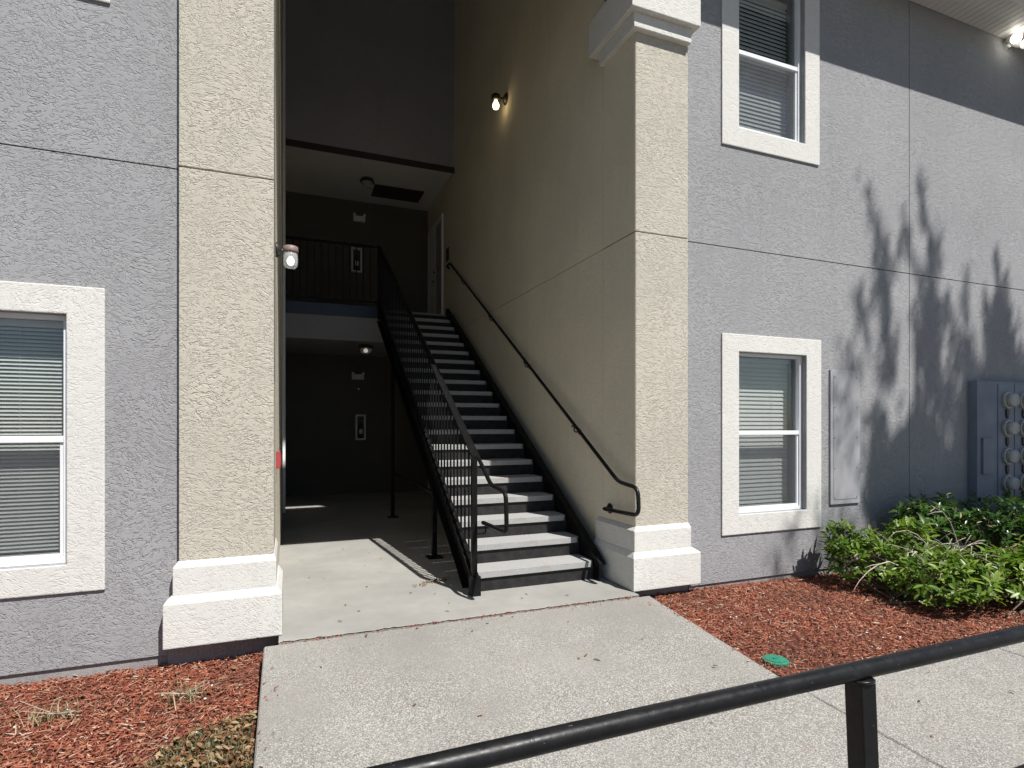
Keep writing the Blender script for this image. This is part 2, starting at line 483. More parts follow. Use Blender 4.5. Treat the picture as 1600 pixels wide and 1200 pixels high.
# walkway: sloping slabs with tooled joints, then the pavement along the front
def zw(y): 
    if y > 2.75: return -.012 - (4.35-y)/1.6*.138
    return -.150 - (2.75-y)*.03
ws = thing('walkway', '', 'walkway', (0,0,0)); del ws['label']; del ws['category']; ws['kind'] = 'structure'
def walk_slab(x0a, x0b, x1a, x1b, ya, yb):
    """far edge y=ya from x0a to x1a, near edge y=yb from x0b to x1b"""
    mb = MB(); n = 6
    r = .008
    def X(t): return x0a+(x0b-x0a)*t, x1a+(x1b-x1a)*t
    rows = []
    for i in range(n+1):
        t = i/n; y = ya+(yb-ya)*t; a, b = X(t)
        rows.append((a, b, y, zw(y)))
    for p, q in zip(rows, rows[1:]):
        mb.poly([(q[0]+r,q[2],q[3]),(q[1]-r,q[2],q[3]),(p[1]-r,p[2],p[3]),(p[0]+r,p[2],p[3])])
        mb.poly([(q[0],q[2],q[3]-r),(q[0]+r,q[2],q[3]),(p[0]+r,p[2],p[3]),(p[0],p[2],p[3]-r)])
        mb.poly([(q[1]-r,q[2],q[3]),(q[1],q[2],q[3]-r),(p[1],p[2],p[3]-r),(p[1]-r,p[2],p[3])])
        mb.poly([(q[0],q[2],-.36),(q[0],q[2],q[3]-r),(p[0],p[2],p[3]-r),(p[0],p[2],-.36)])
        mb.poly([(q[1],q[2],q[3]-r),(q[1],q[2],-.36),(p[1],p[2],-.36),(p[1],p[2],p[3]-r)])
    a, b, y, z = rows[0]; mb.poly([(a+r,y,z),(b-r,y,z),(b-r,y+.004,z-.3),(a+r,y+.004,z-.3)])
    a, b, y, z = rows[-1]; mb.poly([(b-r,y,z),(a+r,y,z),(a+r,y-.004,z-.3),(b-r,y-.004,z-.3)])
    return mb
obj('walkway_slab', walk_slab(-.165, -.160, 3.06, 3.055, 4.328, 1.55), WALK, ws)
obj('walkway_slab', walk_slab(-.160, -.158, 3.055, 3.05, 1.54, .70), WALK, ws)
xj = 3.066
for k in range(5):
    obj('walkway_slab', walk_slab(xj, xj-.006, xj+1.95, xj+1.944, 2.73, .70), WALK, ws); xj += 1.961
obj('walkway_slab', walk_slab(-4.3, -4.3, -.172, -.170, 1.50, .70), WALK, ws)
obj('joint_bed', MB().box(-.15, 13, .72, 2.71, -.36, -.235).box(-.15,3.04,2.71,4.30,-.36,-.20).box(-.16,3.05,4.30,4.349,-.36,-.022), JOINT, ws)
obj('kerb', MB().box(-12, 16, .50, .69, -.36, -.17), WALK, ws, bevel=.015)

# mulch beds
def zb(x, y, side):
    if side == 'L':
        t = (4.62-y)/1.7; base = -.150 - .040*min(1.3, max(0,t))
        return base + .008*max(0, min(1, (x+.45)/.25))
    t = (4.6-y)/1.88
    return (-.09 - .035*min(1, max(0,(x-3.9)/1.9))) - .06*min(1, max(0, t))
def bed(name, x0, x1, y0, y1, side):
    nx = int((x1-x0)/.05); ny = int((y1-y0)/.05)
    mb = MB()
    for j in range(ny+1):
        for i in range(nx+1):
            x = x0+(x1-x0)*i/nx; y = y0+(y1-y0)*j/ny
            mb.v.append((x, y, zb(x,y,side) - .012 + rnd.uniform(-.008,.008)))
    for j in range(ny):
        for i in range(nx):
            a = j*(nx+1)+i; mb.f.append((a, a+1, a+nx+2, a+nx+1))
    return obj(name, mb, SOIL, kind='structure', smooth=True)
bed('mulch_bed', -4.2, -.166, 1.50, 4.75, 'L')
bed('mulch_bed', 3.068, 12.5, 2.735, 4.75, 'R')

def chips(name, regions, mat, lmin, lmax, wmin, wmax, side, lift=0.0):
    """regions: (x0,x1,y0,y1,count) or a callable filter; thin tapered wood chips lying every way"""
    V = []; F = []
    b0 = 0
    for (x0,x1,y0,y1,n,flt) in regions:
        x = nrg.uniform(x0,x1,n); y = nrg.uniform(y0,y1,n)
        if flt is not None:
            k = np.array([flt(a,b) for a,b in zip(x,y)]); x = x[k]; y = y[k]
        n = len(x)
        z = np.array([zb(a,b,side) for a,b in zip(x,y)]) + nrg.uniform(-.010,.014,n) + lift
        Ln = nrg.uniform(lmin,lmax,n)*(nrg.uniform(.4,1,n)); Wd = nrg.uniform(wmin,wmax,n); Th = nrg.uniform(.002,.005,n)
        yaw = nrg.uniform(0,math.pi,n) ; tilt = nrg.normal(0,.26,n); roll = nrg.normal(0,.4,n)
        cx,sx = np.cos(yaw),np.sin(yaw)
        d = np.stack([cx*np.cos(tilt), sx*np.cos(tilt), np.sin(tilt)],1)
        s = np.stack([-sx,cx,np.zeros(n)],1); u = np.cross(d,s)
        s2 = s*np.cos(roll)[:,None]+u*np.sin(roll)[:,None]; u2 = np.cross(d,s2)
        c = np.stack([x,y,z],1)
        P = []
        for hz in (-1,1):
            for (a,w) in ((-1,-1),(1,-1),(1,1),(-1,1)):
                tp = (.35 if a > 0 else .8)
                P.append(c + d*(Ln*.5*a)[:,None] + s2*(Wd*.5*w*tp)[:,None] + u2*(Th*.5*hz)[:,None])
        P = np.stack(P,1).reshape(-1,3)
        V.append(P)
        base = b0 + np.arange(n)[:,None,None]*8
        q = np.array([[4,5,6,7],[0,1,5,4],[1,2,6,5],[2,3,7,6],[3,0,4,7]])[None]
        F.append((base+q).reshape(-1,4)); b0 += n*8
    V = np.concatenate(V); F = np.concatenate(F)
    me = bpy.data.meshes.new(name)
    me.vertices.add(len(V)); me.vertices.foreach_set('co', V.ravel())
    me.loops.add(F.size); me.loops.foreach_set('vertex_index', F.ravel())
    me.polygons.add(len(F)); me.polygons.foreach_set('loop_start', np.arange(0,F.size,4)); me.polygons.foreach_set('loop_total', np.full(len(F),4))
    me.update(calc_edges=True); me.materials.append(mat)
    o = bpy.data.objects.new(name, me); COL.objects.link(o); o['kind'] = 'stuff'
    return o
def grassy(x, y):          # the worn grass corner at the near end of the left bed
    e = 3.80 + .10*math.sin(9*x) + (x+.17)*.95
    return y < e and x > -.95
def thin(x, y): return rnd.random() < .5
chips('mulch_chips', [(-2.7,-.17,2.75,4.62,17000,lambda x,y: not grassy(x,y) or rnd.random() < .25),(-4.1,-2.7,2.2,4.6,3000,None),(-2.7,-.17,1.5,2.75,3000,None)], CHIPS, .03,.085,.004,.012,'L')
chips('mulch_chips', [(3.07,7.0,2.74,4.57,26000,lambda x,y: rnd.random() < (.55 if math.hypot((x-3.5)/.55,(y-3.1)/.25) < 1 else 1)),(7.0,12,2.74,4.57,7000,None)], CHIPS, .03,.08,.004,.012,'R')

def zflat(x, y, side): return zw(y)+.004 if y < 4.33 else -.010
_zb = zb; zb = zflat
chips('mulch_spill', [(-.15,.10,2.75,4.30,150,lambda x,y: rnd.random() < math.exp(-(x+.15)/.05)),(2.80,3.05,2.8,4.3,170,lambda x,y: rnd.random() < math.exp(-(3.05-x)/.05)),
      (-.1,2.9,4.20,4.33,260,lambda x,y: rnd.random() < math.exp(-(4.33-y)/.022)),(-.1,2.9,4.325,4.347,260,None),(3.1,9,2.55,2.72,240,lambda x,y: rnd.random() < math.exp(-(2.72-y)/.05))], CHIPS, .012,.04,.003,.008,'L')
zb = _zb

# ================================================================ APARTMENT BUILDING
BLD = thing('apartment_building', 'grey stucco apartment building with taupe pillars around an open stairwell', 'building', (1.45, 4.6, 0))
def part(name, mb, mat, parent=BLD, **k): return obj(name, mb, mat, parent, **k)
XL, XR = -.106, 3.025                   # passage side walls
TR_L = (-2.62, -1.165, .425, 2.475)     # stucco surrounds: x0,x1,z0,z1
TR_LU = (-2.62, -1.135, 4.42, 6.47)
TR_R = (4.085, 5.465, .417, 2.479)
TR_RU = (4.085, 5.440, 4.402, 6.463)
OP_L = (-2.405, -1.380, .615, 2.285)    # openings
OP_LU = (-2.405, -1.350, 4.61, 6.28)
OP_R = (4.305, 5.245, .620, 2.300)
OP_RU = (4.305, 5.225, 4.605, 6.28)
JZ = 3.362; JH = .005
# left wing
part('wall_panel', MB().grid_wall(-8, -.70, -.075, JZ-JH, YL, YL+.24, [OP_L]), GREY, weld=True)
part('wall_panel', MB().grid_wall(-8, -.70, JZ+JH, 6.66, YL, YL+.24, [OP_LU]), GREY, weld=True)
# right wing, with vertical control joints
VJ = [6.934, 10.9]
xa = 3.60
for xb in VJ + [14.0]:
    hs = [OP_R] if xa < 5 else []; hu = [OP_RU] if xa < 5 else []
    part('wall_panel', MB().grid_wall(xa, xb-JH, -.055, JZ-JH, YR, YR+.24, hs), GREY, weld=True)
    part('wall_panel', MB().grid_wall(xa, xb-JH, JZ+JH, 6.66, YR, YR+.24, hu), GREY, weld=True)
    xa = xb+JH
part('joint_backing', MB().box(-7.9,-.8,YL+.014,YL+.20,JZ-.012,JZ+.012).box(3.7,13.9,YR+.014,YR+.20,JZ-.012,JZ+.012)
     .box(6.922,6.946,YR+.016,YR+.2,-.05,6.6).box(10.888,10.912,YR+.016,YR+.2,-.05,6.6), JOINT)
part('foundation', MB().box(-8,-.795,YL+.018,YL+.25,-.6,-.076), FOUND)
part('foundation', MB().box(3.70,14,YR+.018,YR+.25,-.6,-.056), FOUND)

def pillar(x0, x1, dy, sx):
    """taupe pier with its two-step cream base and capital; y front = 4.50+dy, runs back to 5.10"""
    yf = 4.50+dy; yb = 5.09
    p = part('pillar', MB().box(x0, x1, yf, yb, .55, JZ-JH).box(x0, x1, yf, yb, JZ+JH, 5.42).box(x0+.012,x1-.012,yf+.014,yb-.02,JZ-.02,JZ+.02), TAUPE, bevel=.006)
    # stepped base: (left, right) outer edges
    if sx < 0: l0, l1, u0, u1 = -.806, -.048, -.752, -.088
    else:      l0, l1, u0, u1 = 2.955, 3.722, 2.985, 3.632
    def step(a, b, f, z0, z1, a2, b2, f2, z2):
        bk = yb+.09
        mb = MB()
        lo = [(a,f),(b,f),(b,bk),(a,bk)]; hi = [(a2,f2),(b2,f2),(b2,bk),(a2,bk)]
        P = [(x,y,z0) for x,y in lo]+[(x,y,z1) for x,y in lo]+[(x,y,z2) for x,y in hi]
        mb.v = P
        mb.f = [(3,2,1,0)]+[(i,(i+1)%4,4+(i+1)%4,4+i) for i in range(4)]+[(4+i,4+(i+1)%4,8+(i+1)%4,8+i) for i in range(4)]+[(8,9,10,11)]
        return mb
    obj('base_block', step(l0, l1, 4.43+dy, .004, .309, u0-.004 if sx<0 else u0-.004, u1+.004, 4.465+dy, .362), CREAM, p, bevel=.007)
    obj('base_block', step(u0, u1, 4.462+dy, .355, .552, x0-.003, x1+.003, yf-.004, .590), CREAM, p, bevel=.006)
    c0, c1 = x0-.06, x1+.0
    obj('capital_band', MB().box(x0-.058, x1-.006 if sx>0 else x1+.058, 4.44+dy, yb-.01, 5.235, 5.372), CREAM, p, bevel=.007)
    t = MB(); a, b, f = (x0-.118, x1+.055, 4.38+dy) if sx>0 else (x0-.055, x1+.118, 4.38+dy)
    t.v = [(a,f,5.372),(b,f,5.372),(b,yb+.1,5.372),(a,yb+.1,5.372),(a,f,5.72),(b,f,5.72),(b,yb+.1,5.72),(a,yb+.1,5.72),
           (a+.05,f+.05,5.80),(b-.05,f+.05,5.80),(b-.05,yb+.1,5.80),(a+.05,yb+.1,5.80)]
    t.f = [(3,2,1,0)]+[(i,(i+1)%4,4+(i+1)%4,4+i) for i in range(4)]+[(4+i,4+(i+1)%4,8+(i+1)%4,8+i) for i in range(4)]+[(8,9,10,11)]
    obj('capital_block', t, CREAM, p, bevel=.007)
    obj('footing', MB().box((l0+.012 if sx<0 else l0+.03), l1-(.012 if sx<0 else .06), 4.545+dy, yb, -.5, .002), FOUND, p)
    return p
pillar(-.720, XL, .04, -1)
pr = pillar(XR, 3.625, 0, 1)
obj('bounce_light_coat', MB().box(XR-.003, XR-.0003, 4.507, 5.087, .592, JZ-.006).box(XR-.003, XR-.0003, 4.507, 5.087, JZ+.006, 5.234), WALLTAUPE, pr)  # lighter sheet on the pillar's shaded side, bounced light put into its colour

# passage: side walls (with the pier joint), back wall, grey wall over the landing, ceilings
def side_wall(x0, x1, xf):
    mb = MB()
    mb.box(x0, x1, 5.095, 13.3, -.05, JZ-.004).box(x0, x1, 5.095, 13.3, JZ+.004, 11.94)
    d = .012 if xf > 0 else -.012
    mb.box(min(x0,x1)+(d if d>0 else 0), max(x0,x1)+(d if d<0 else 0), 5.10, 13.2, JZ-.02, JZ+.02)
    return mb
part('passage_wall', side_wall(-.36, XL, -1), WALLTAUPE)
part('passage_wall', side_wall(XR, 3.30, 1), WALLTAUPE)
part('passage_wall', MB().box(XR+.02, 3.3, 5.0, 5.09, .3, 11.94).box(-.36, XL-.02, 5.0, 5.09, .3, 11.94), JOINT)
part('back_wall', MB().box(-.36, 3.3, 13.05, 13.3, -.05, 11.94), SHADETAUPE)
part('stairwell_wall', MB().box(XL, XR, 10.75, 10.95, 6.60, 11.94), DARKGREY)
part('wall_drip_edge', MB().box(XL, XR, 10.738, 10.760, 6.485, 6.599), BRONZE)
c2 = part('ceiling', MB().box(XL, XR, 10.761, 13.05, 6.555, 6.598), CEIL)
hatch = part('attic_hatch', MB().box(1.66, 2.70, 11.98, 12.60, 6.535, 6.556), BRONZE)
land = part('landing', MB().box(XL, XR, 10.75, 13.05, 3.09, 3.70), DARKGREY)
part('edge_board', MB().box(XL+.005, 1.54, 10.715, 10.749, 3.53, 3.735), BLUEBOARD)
# unseen front above the opening, added to shape the sun: beam, slotted wall, roof
part('added_shade_beam', MB().box(-.72, 3.625, 3.90, 4.72, 6.43, 6.66), CREAM)
part('added_slot_wall', MB().box(-.72, 3.625, 4.48, 4.72, 6.67, 10.64).box(-.72, 3.625, 4.48, 4.72, 11.37, 11.94).box(-.72,-.1,4.48,4.72,10.64,11.37), GREY)  # made-up wall; its slot lets one strip of sun onto the floor
part('added_upper_roof', MB().box(-1.2, 4.1, 4.45, 13.6, 11.95, 12.1), ROOFING)
part('upper_side_wall', MB().box(-.72, -.37, 4.73, 13.3, 6.8, 11.94).box(3.31, 3.625, 4.73, 13.3, 6.8, 11.94), GREY)
# far shell of both wings
part('rear_wall', MB().box(-8,-.37,13.05,13.3,-.05,6.66).box(3.31,14,13.05,13.3,-.05,6.66), GREY)
part('end_wall', MB().box(-8.24,-8.001,YL,13.3,-.05,6.66), GREY)
part('end_wall', MB().box(14.001,14.24,YR,13.3,-.05,6.66), GREY)
part('roof', MB().box(-8.5,-.73,YL+.02,13.6,6.69,6.86), ROOFING)
part('roof', MB().box(3.63,14.5,3.92,13.6,6.78,6.95), ROOFING)
part('room_floor', MB().box(-7.9,-.37,4.86,13,3.05,3.3).box(3.31,13.9,4.86,13,3.05,3.3), INTERIOR)
part('room_wall', MB().box(-7.9,-.37,6.6,6.7,0,3.04).box(3.31,13.9,6.6,6.7,0,3.04).box(3.31,13.9,6.6,6.7,3.31,6.6), INTERIOR)

# eave of the right wing: V-grooved soffit panels, fascia, gutter
sof = part('soffit', MB().box(3.64, 14.2, 3.94, 4.555, 6.665, 6.69), SOFFIT)
sp = None
n = 0
x = 3.70
while x < 14.1:
    mb = MB().box(x+.004, x+.096, 4.10, 4.555, 6.640, 6.664)
    if sp is None:
        sp = obj('soffit_panel', mb, SOFFIT, sof, loc=(x+.05, 4.33, 6.65), bevel=.003)
    else: inst(sp, sof, (x+.05, 4.33, 6.65))
    x += .10; n += 1
obj('soffit_channel', MB().box(3.64,14.2,4.07,4.098,6.625,6.664), WHITEMETAL, sof)
part('fascia', MB().box(3.64, 14.2, 3.985, 4.065, 6.60, 6.78), WHITEMETAL, bevel=.004)
gt = MB()
prof = [(3.985,6.66),(3.985,6.78),(3.86,6.78),(3.86,6.74),(3.885,6.70),(3.90,6.665)]
gt.prism(prof, 'x', 3.64, 14.2)
part('gutter', gt, WHITEMETAL)

# second-floor flat door in the side wall, with lever
dr = part('door', MB().box(3.000, 3.03, 12.18, 12.84, 3.72, 5.90), DOORW, bevel=.004)
obj('door_frame', MB().box(2.994, 3.03, 12.845, 12.93, 3.70, 6.0).box(2.994,3.03,12.18,12.844,5.905,6.0).box(2.994,3.03,11.62,11.68,3.70,6.0).box(2.994,3.03,11.681,12.179,5.905,6.0), DOORW, dr)
obj('side_panel', MB().box(3.004, 3.03, 11.681, 12.179, 3.71, 5.904), PANELGREY, dr)
obj('door_handle', MB().lathe([(.03,0),(.03,-.03)], (3.000,12.26,4.72),12,'x').box(2.949,2.969,12.24,12.37,4.71,4.735).box(2.955,2.995,12.25,12.27,4.71,4.735), BRONZE, dr)
obj('deadbolt', MB().lathe([(.028,0),(.028,-.025),(.015,-.035)], (3.000,12.26,4.92),12,'x'), BRONZE, dr)
part('corner_trim', MB().box(XL-.001, XL+.045, 10.66, 10.70, 0, 9.9), VINYL)

# ---------------------------------------------------------------- windows
def window(tr, op, yw, pitch, inset, slat_w, tilt, top_gap=.0):
    x0,x1,z0,z1 = op
    w = part('window', MB().grid_wall(x0+.001, x1-.001, z0+.001, z1-.001, yw+.045, yw+.105, [(x0+.034,x1-.034,z0+.036,z1-.034)]), VINYL, weld=True, bevel=.003)
    # stucco surround
    obj('surround', MB().grid_wall(tr[0],tr[1],tr[2],tr[3],yw-.018,yw-.001,[op]), CREAM, w, weld=True, bevel=.008)
    zm = (z0+z1)/2
    obj('meeting_rail', MB().box(x0+.036,x1-.036,yw+.050,yw+.098,zm-.022,zm+.022), VINYL, w, bevel=.003)
    i0, i1 = x0+.036, x1-.036
    obj('sash_frame', MB().grid_wall(i0, i1, z0+.037, zm-.023, yw+.062, yw+.086, [(i0+.022,i1-.022,z0+.062,zm-.026)]), VINYL, w, weld=True)
    obj('pane', MB().box(i0+.002, i1-.002, yw+.088, yw+.092, zm+.023, z1-.035), GLASS, w)
    obj('pane', MB().box(i0+.023, i1-.023, yw+.090, yw+.094, z0+.063, zm-.027), GLASS, w)
    obj('insect_screen', MB().poly([(i0+.024,yw+.066,z0+.064),(i1-.024,yw+.066,z0+.064),(i1-.024,yw+.066,zm-.028),(i0+.024,yw+.066,zm-.028)]), SCREEN, w)
    # venetian blind inside the reveal
    yb_ = yw+inset
    b0, b1 = x0+.03, x1-.035
    obj('blind_headrail', MB().box(b0,b1,yb_-.022,yb_+.022,z1-.075,z1-.03), SLATW, w)
    obj('blind_bottom_rail', MB().box(b0,b1,yb_-.014,yb_+.014,z0+.035,z0+.055), SLATW, w)
    zs = z1-.075-pitch*.6; src = None
    while zs > z0+.06+pitch*.4:
        hw = slat_w/2; cc, ss = math.cos(tilt), math.sin(tilt)
        if src is None:
            mb = MB(); pr = []
            for k in range(5):                              # curved slat, crown up
                t = -1+k*.5; a = t*hw; h = .10*hw*(1-t*t)
                pr.append((a*cc-h*ss, a*ss+h*cc))
            pr2 = [(p[0]+.0009*ss, p[1]-.0014) for p in reversed(pr)]
            mb.prism([(yb_+p[0], zs+p[1]) for p in pr+pr2], 'x', b0, b1)
            src = obj('blind_slat', mb, SLATW, w, loc=((b0+b1)/2, yb_, zs))
        else:
            o = inst(src, w, ((b0+b1)/2, yb_, zs), rot=(rnd.gauss(0,.02), rnd.gauss(0,.0012), 0))
        zs -= pitch
    for fx in (.2, .72):
        xx = b0+(b1-b0)*fx
        obj('blind_cord', MB().box(xx-.001,xx+.001,yb_-hw-.002,yb_-hw-.0005,z0+.05,z1-.07), SLATW, w)
    return w
window(TR_L, OP_L, YL, .0262, .165, .027, math.radians(46))
window(TR_LU, OP_LU, YL, .0262, .165, .027, math.radians(46))
window(TR_R, OP_R, YR, .045, .215, .052, math.radians(67))
window(TR_RU, OP_RU, YR, .045, .215, .052, math.radians(67))

# ================================================================ STAIRCASE
ST = thing('staircase', 'straight black steel staircase with pale concrete treads rising through the passage', 'staircase', (2.2, 4.95, 0))
RISE, RUN = .185, .2985
SL = .619
src = None
def zn(y): return .185+SL*(y-4.95)
for i in range(1, 20):
    y = 4.95+RUN*(i-1); z = RISE*i
    if src is None:
        P = [(1.612,y),(2.800,y),(2.835,y+.035),(2.835,y+.3195),(1.612,y+.3195)]
        yy = y+.046
        P1 = [(1.612,y),(2.800,y),(2.835,y+.035),(2.835,yy),(1.612,yy)]
        P2 = [(1.612,yy+.005),(2.835,yy+.005),(2.835,y+.3195),(1.612,y+.3195)]
        src = obj('tread', MB().prism(P,'z',z-.058,z-.005).prism(P1,'z',z-.0052,z).prism(P2,'z',z-.0052,z), TREADM, ST, loc=(1.612,y,z), bevel=.0025)
        rs = obj('riser', MB().box(1.60,2.84,y+.022,y+.030,z-RISE+.002,z-.059), DUSTY, ST, loc=(1.6,y,z))
        tp = obj('tread_pan', MB().box(1.60,2.842,y+.030,y+.318,z-.066,z-.0585), STEEL, ST, loc=(1.6,y,z))
    else:
        for s_, xx in ((src,1.612),(rs,1.6),(tp,1.6)): inst(s_, ST, (xx,y,z))
inst(rs, ST, (1.6, 4.95+RUN*19, RISE*20))
def stringer(x0, x1, xi0, xi1):
    def zt(y): return zn(y)+.045
    ye = 10.745
    yb0 = 4.86
    H = .345
    y_h = yb0 + 0.0
    yq = 4.95 + (H-.045-.185)/SL
    web = [(yb0,.004),(yb0,zt(yb0)),(ye,zt(ye)),(ye,zt(ye)-H),(yq,.004)]
    mb = MB().prism(web,'x',x0,x1)
    def strip(off0, off1, ya, yb): 
        return [(ya,zt(ya)+off0),(yb,zt(yb)+off0),(yb,zt(yb)+off1),(ya,zt(ya)+off1)]
    mb.prism(strip(.001,-.012,yb0+.001,ye-.001),'x',xi0,xi1)
    mb.prism(strip(-H+.012,-H-.001,yq,ye-.001),'x',xi0,xi1)
    return mb
obj('stringer', stringer(1.590,1.600,1.525,1.5895), STEEL, ST)
obj('stringer', stringer(2.845,2.855,2.8555,2.92), STEEL, ST)
# guard railing on the open side
def zr(y): return 1.335+.6205*(y-4.98)
gr = obj('guard_railing', MB().prism([(4.875,zr(4.875)),(10.70,zr(10.70)),(10.70,zr(10.70)-.022),(4.875,zr(4.875)-.022)],'x',1.530,1.585), STEEL, ST, bevel=.003)
obj('newel_post', MB().box(1.533,1.583,4.862,4.912,0.0,zr(4.862)-.024), STEEL, gr, bevel=.003)
obj('newel_post', MB().box(1.533,1.583,10.66,10.71,3.5,zr(10.68)-.02), STEEL, gr, bevel=.003)
obj('newel_foot', MB().box(1.520,1.612,4.845,4.93,0.0,.175), STEEL, gr, bevel=.004)
def zlow(y): return zn(y)+.10
obj('bottom_rail', MB().prism([(4.913,zlow(4.913)),(10.659,zlow(10.659)),(10.659,zlow(10.659)-.02),(4.913,zlow(4.913)-.02)],'x',1.545,1.572), STEEL, gr)
y = 4.913+.132; src = None
while y < 10.6:
    h0 = zlow(y)-.005; h1 = zr(y)-.012
    if src is None:
        src = obj('baluster', MB().prism([(y-.0075,h0-.005),(y+.0075,h0+.005),(y+.0075,h1+.005),(y-.0075,h1-.005)],'x',1.5505,1.5655), STEEL, gr, loc=(1.558,y,h0))
        ref = h0
    else: inst(src, gr, (1.558, y, zlow(y)-.005))
    y += .127
def curve(pts, r=.05, k=5):
    """round the corners of a polyline"""
    pts = [Vector(p) for p in pts]; out = [pts[0]]
    for a, b, c in zip(pts, pts[1:], pts[2:]):
        u = (a-b); v = (c-b); d = min(r, u.length*.45, v.length*.45)
        p, q = b+u.normalized()*d, b+v.normalized()*d
        for i in range(k+1):
            t = i/k; out.append(p*(1-t)**2 + b*2*t*(1-t) + q*t*t)
    out.append(pts[-1]); return out
def zh(y): return 1.0+.6095*(y-4.69)
hl = obj('handrail', MB().tube(curve([(1.67,10.60,zh(10.60)),(1.67,4.74,zh(4.74)-.02),(1.67,4.37,.985),(1.67,4.35,.655),(1.67,4.96,.640)],.075), .019, 12), STEEL, ST, smooth=True)
for yy, zz in ((5.02, zh(5.02)-.045), (4.885, .565)):
    dz = .06 if zz > .7 else .05
    obj('bracket', MB().tube(curve([(1.578,yy,zz-.01),(1.67,yy,zz-.01),(1.67,yy,zz+dz)],.02), .006, 8), STEEL, hl, smooth=True)
for yy in (6.9, 8.7, 10.3):
    obj('bracket', MB().tube(curve([(1.578,yy,zh(yy)-.09),(1.67,yy,zh(yy)-.09),(1.67,yy,zh(yy)-.01)],.02), .006, 8), STEEL, hl, smooth=True)
# supports under the flight and the low cane rail between them
for yy, xx in ((6.45,1.572),(9.50,1.608)):
    top = zn(yy)+.045-.345
    p_ = obj('support_post', MB().box(xx-.028,xx+.028,yy-.028,yy+.028,.012,top), STEEL, ST, bevel=.003)
    obj('foot_plate', MB().box(xx-.085,xx+.085,yy-.085,yy+.085,0,.012), STEEL, p_)
obj('cane_rail', MB().tube([(1.574,6.48,.745),(1.606,9.47,.75)], .02, 10), STEEL, ST, smooth=True)

# landing guard
LR = thing('landing_railing', 'black picket railing along the edge of the second floor landing', 'railing', (.7, 10.73, 3.70))
obj('top_rail', MB().box(XL+.004,1.528,10.665,10.712,4.825,4.86), STEEL, LR)
obj('bottom_rail', MB().box(XL+.004,1.532,10.675,10.702,3.80,3.83), STEEL, LR)
obj('post', MB().box(XL+.004,XL+.05,10.667,10.711,3.70,4.824), STEEL, LR)
src = None; x = XL+.16
while x < 1.5:
    if src is None: src = obj('baluster', MB().box(x-.009,x+.009,10.679,10.697,3.831,4.824), STEEL, LR, loc=(x,10.688,3.831))
    else: inst(src, LR, (x,10.688,3.831))
    x += .122

# handrail on the side wall
WH = thing('wall_handrail', 'black pipe handrail on the taupe wall with a looped lower end', 'handrail', (2.95, 4.7, 1.0))
obj('pipe', MB().tube(curve([(3.02,11.10,4.70),(2.95,11.06,4.73),(2.95,10.82,zh(10.82)),(2.95,4.685,zh(4.685)),(2.95,4.355,.972),(2.95,4.340,.722),(2.95,4.93,.700)],.085,6), .0195, 12), BLACK, WH, smooth=True)
src = None
for yy in (5.592, 7.0, 8.44, 9.97):
    zz = zh(yy)
    if src is None:
        src = obj('bracket', MB().tube(curve([(2.95,yy,zz-.012),(2.95,yy,zz-.085),(3.015,yy,zz-.085)],.03), .008, 8).lathe([(.033,0),(.033,-.008)],(3.0255,yy,zz-.085),14,'x').box(2.938,2.962,yy-.045,yy+.045,zz-.03,zz-.012), BLACK, WH, loc=(2.95,yy,zz))
    else: inst(src, WH, (2.95,yy,zz))
obj('end_flange', MB().tube(curve([(2.95,4.925,.700),(2.95,4.95,.700),(3.02,4.95,.700)],.03),.019,12).lathe([(.052,0),(.052,-.012),(.03,-.03)],(3.0255,4.95,.70),18,'x'), BLACK, WH)

# ================================================================ FIXTURES
# jelly-jar lamp on the inner side of the left pillar
JL = thing('wall_lamp', 'glass jelly jar lamp, lit white, on the inner face of the left pillar', 'lamp', (XL, 5.12, 2.98))
obj('wall_plate', MB().lathe([(.062,0),(.062,.012),(.045,.035),(.02,.05)], (XL,5.15,3.02), 20, 'x'), BRONZE, JL, smooth=True)
obj('arm', MB().tube(curve([(XL+.03,5.15,3.02),(XL+.065,5.15,3.02),(XL+.105,5.15,3.045)],.02), .012, 10), GREYMETAL, JL, smooth=True)
obj('cap', MB().lathe([(.060,3.005),(.062,3.02),(.060,3.055),(.045,3.062),(.015,3.065)], (XL+.118,5.15,0), 22), PINKCAP, JL, smooth=True)
obj('glass_jar', MB().lathe([(.050,3.004),(.056,2.99),(.058,2.955),(.056,2.90),(.044,2.88),(.015,2.874)], (XL+.118,5.15,0), 22), JARGLASS, JL, smooth=True)
obj('bulb', MB().lathe([(.012,2.975),(.018,2.965),(.029,2.948),(.031,2.93),(.022,2.908),(.010,2.90)], (XL+.118,5.15,0), 16), BULBWHITE, JL, smooth=True)
tag(obj('cable', MB().tube([(XL+.004,4.72,5.6),(XL+.004,4.70,3.6),(XL+.004,4.705,2.6),(XL+.004,4.70,1.87)], .0045, 6), CABLE), 'thin dark cable running down the inner edge of the left pillar', 'cable')
FA = thing('alarm_box', 'small red alarm box low on the inner face of the left pillar', 'alarm box', (XL, 5.35, 1.24))
obj('case', MB().box(XL+.001,XL+.036,5.30,5.40,1.165,1.315), RED, FA, bevel=.005)
obj('cover', MB().box(XL+.0365,XL+.042,5.315,5.385,1.19,1.29), RED, FA, bevel=.002)

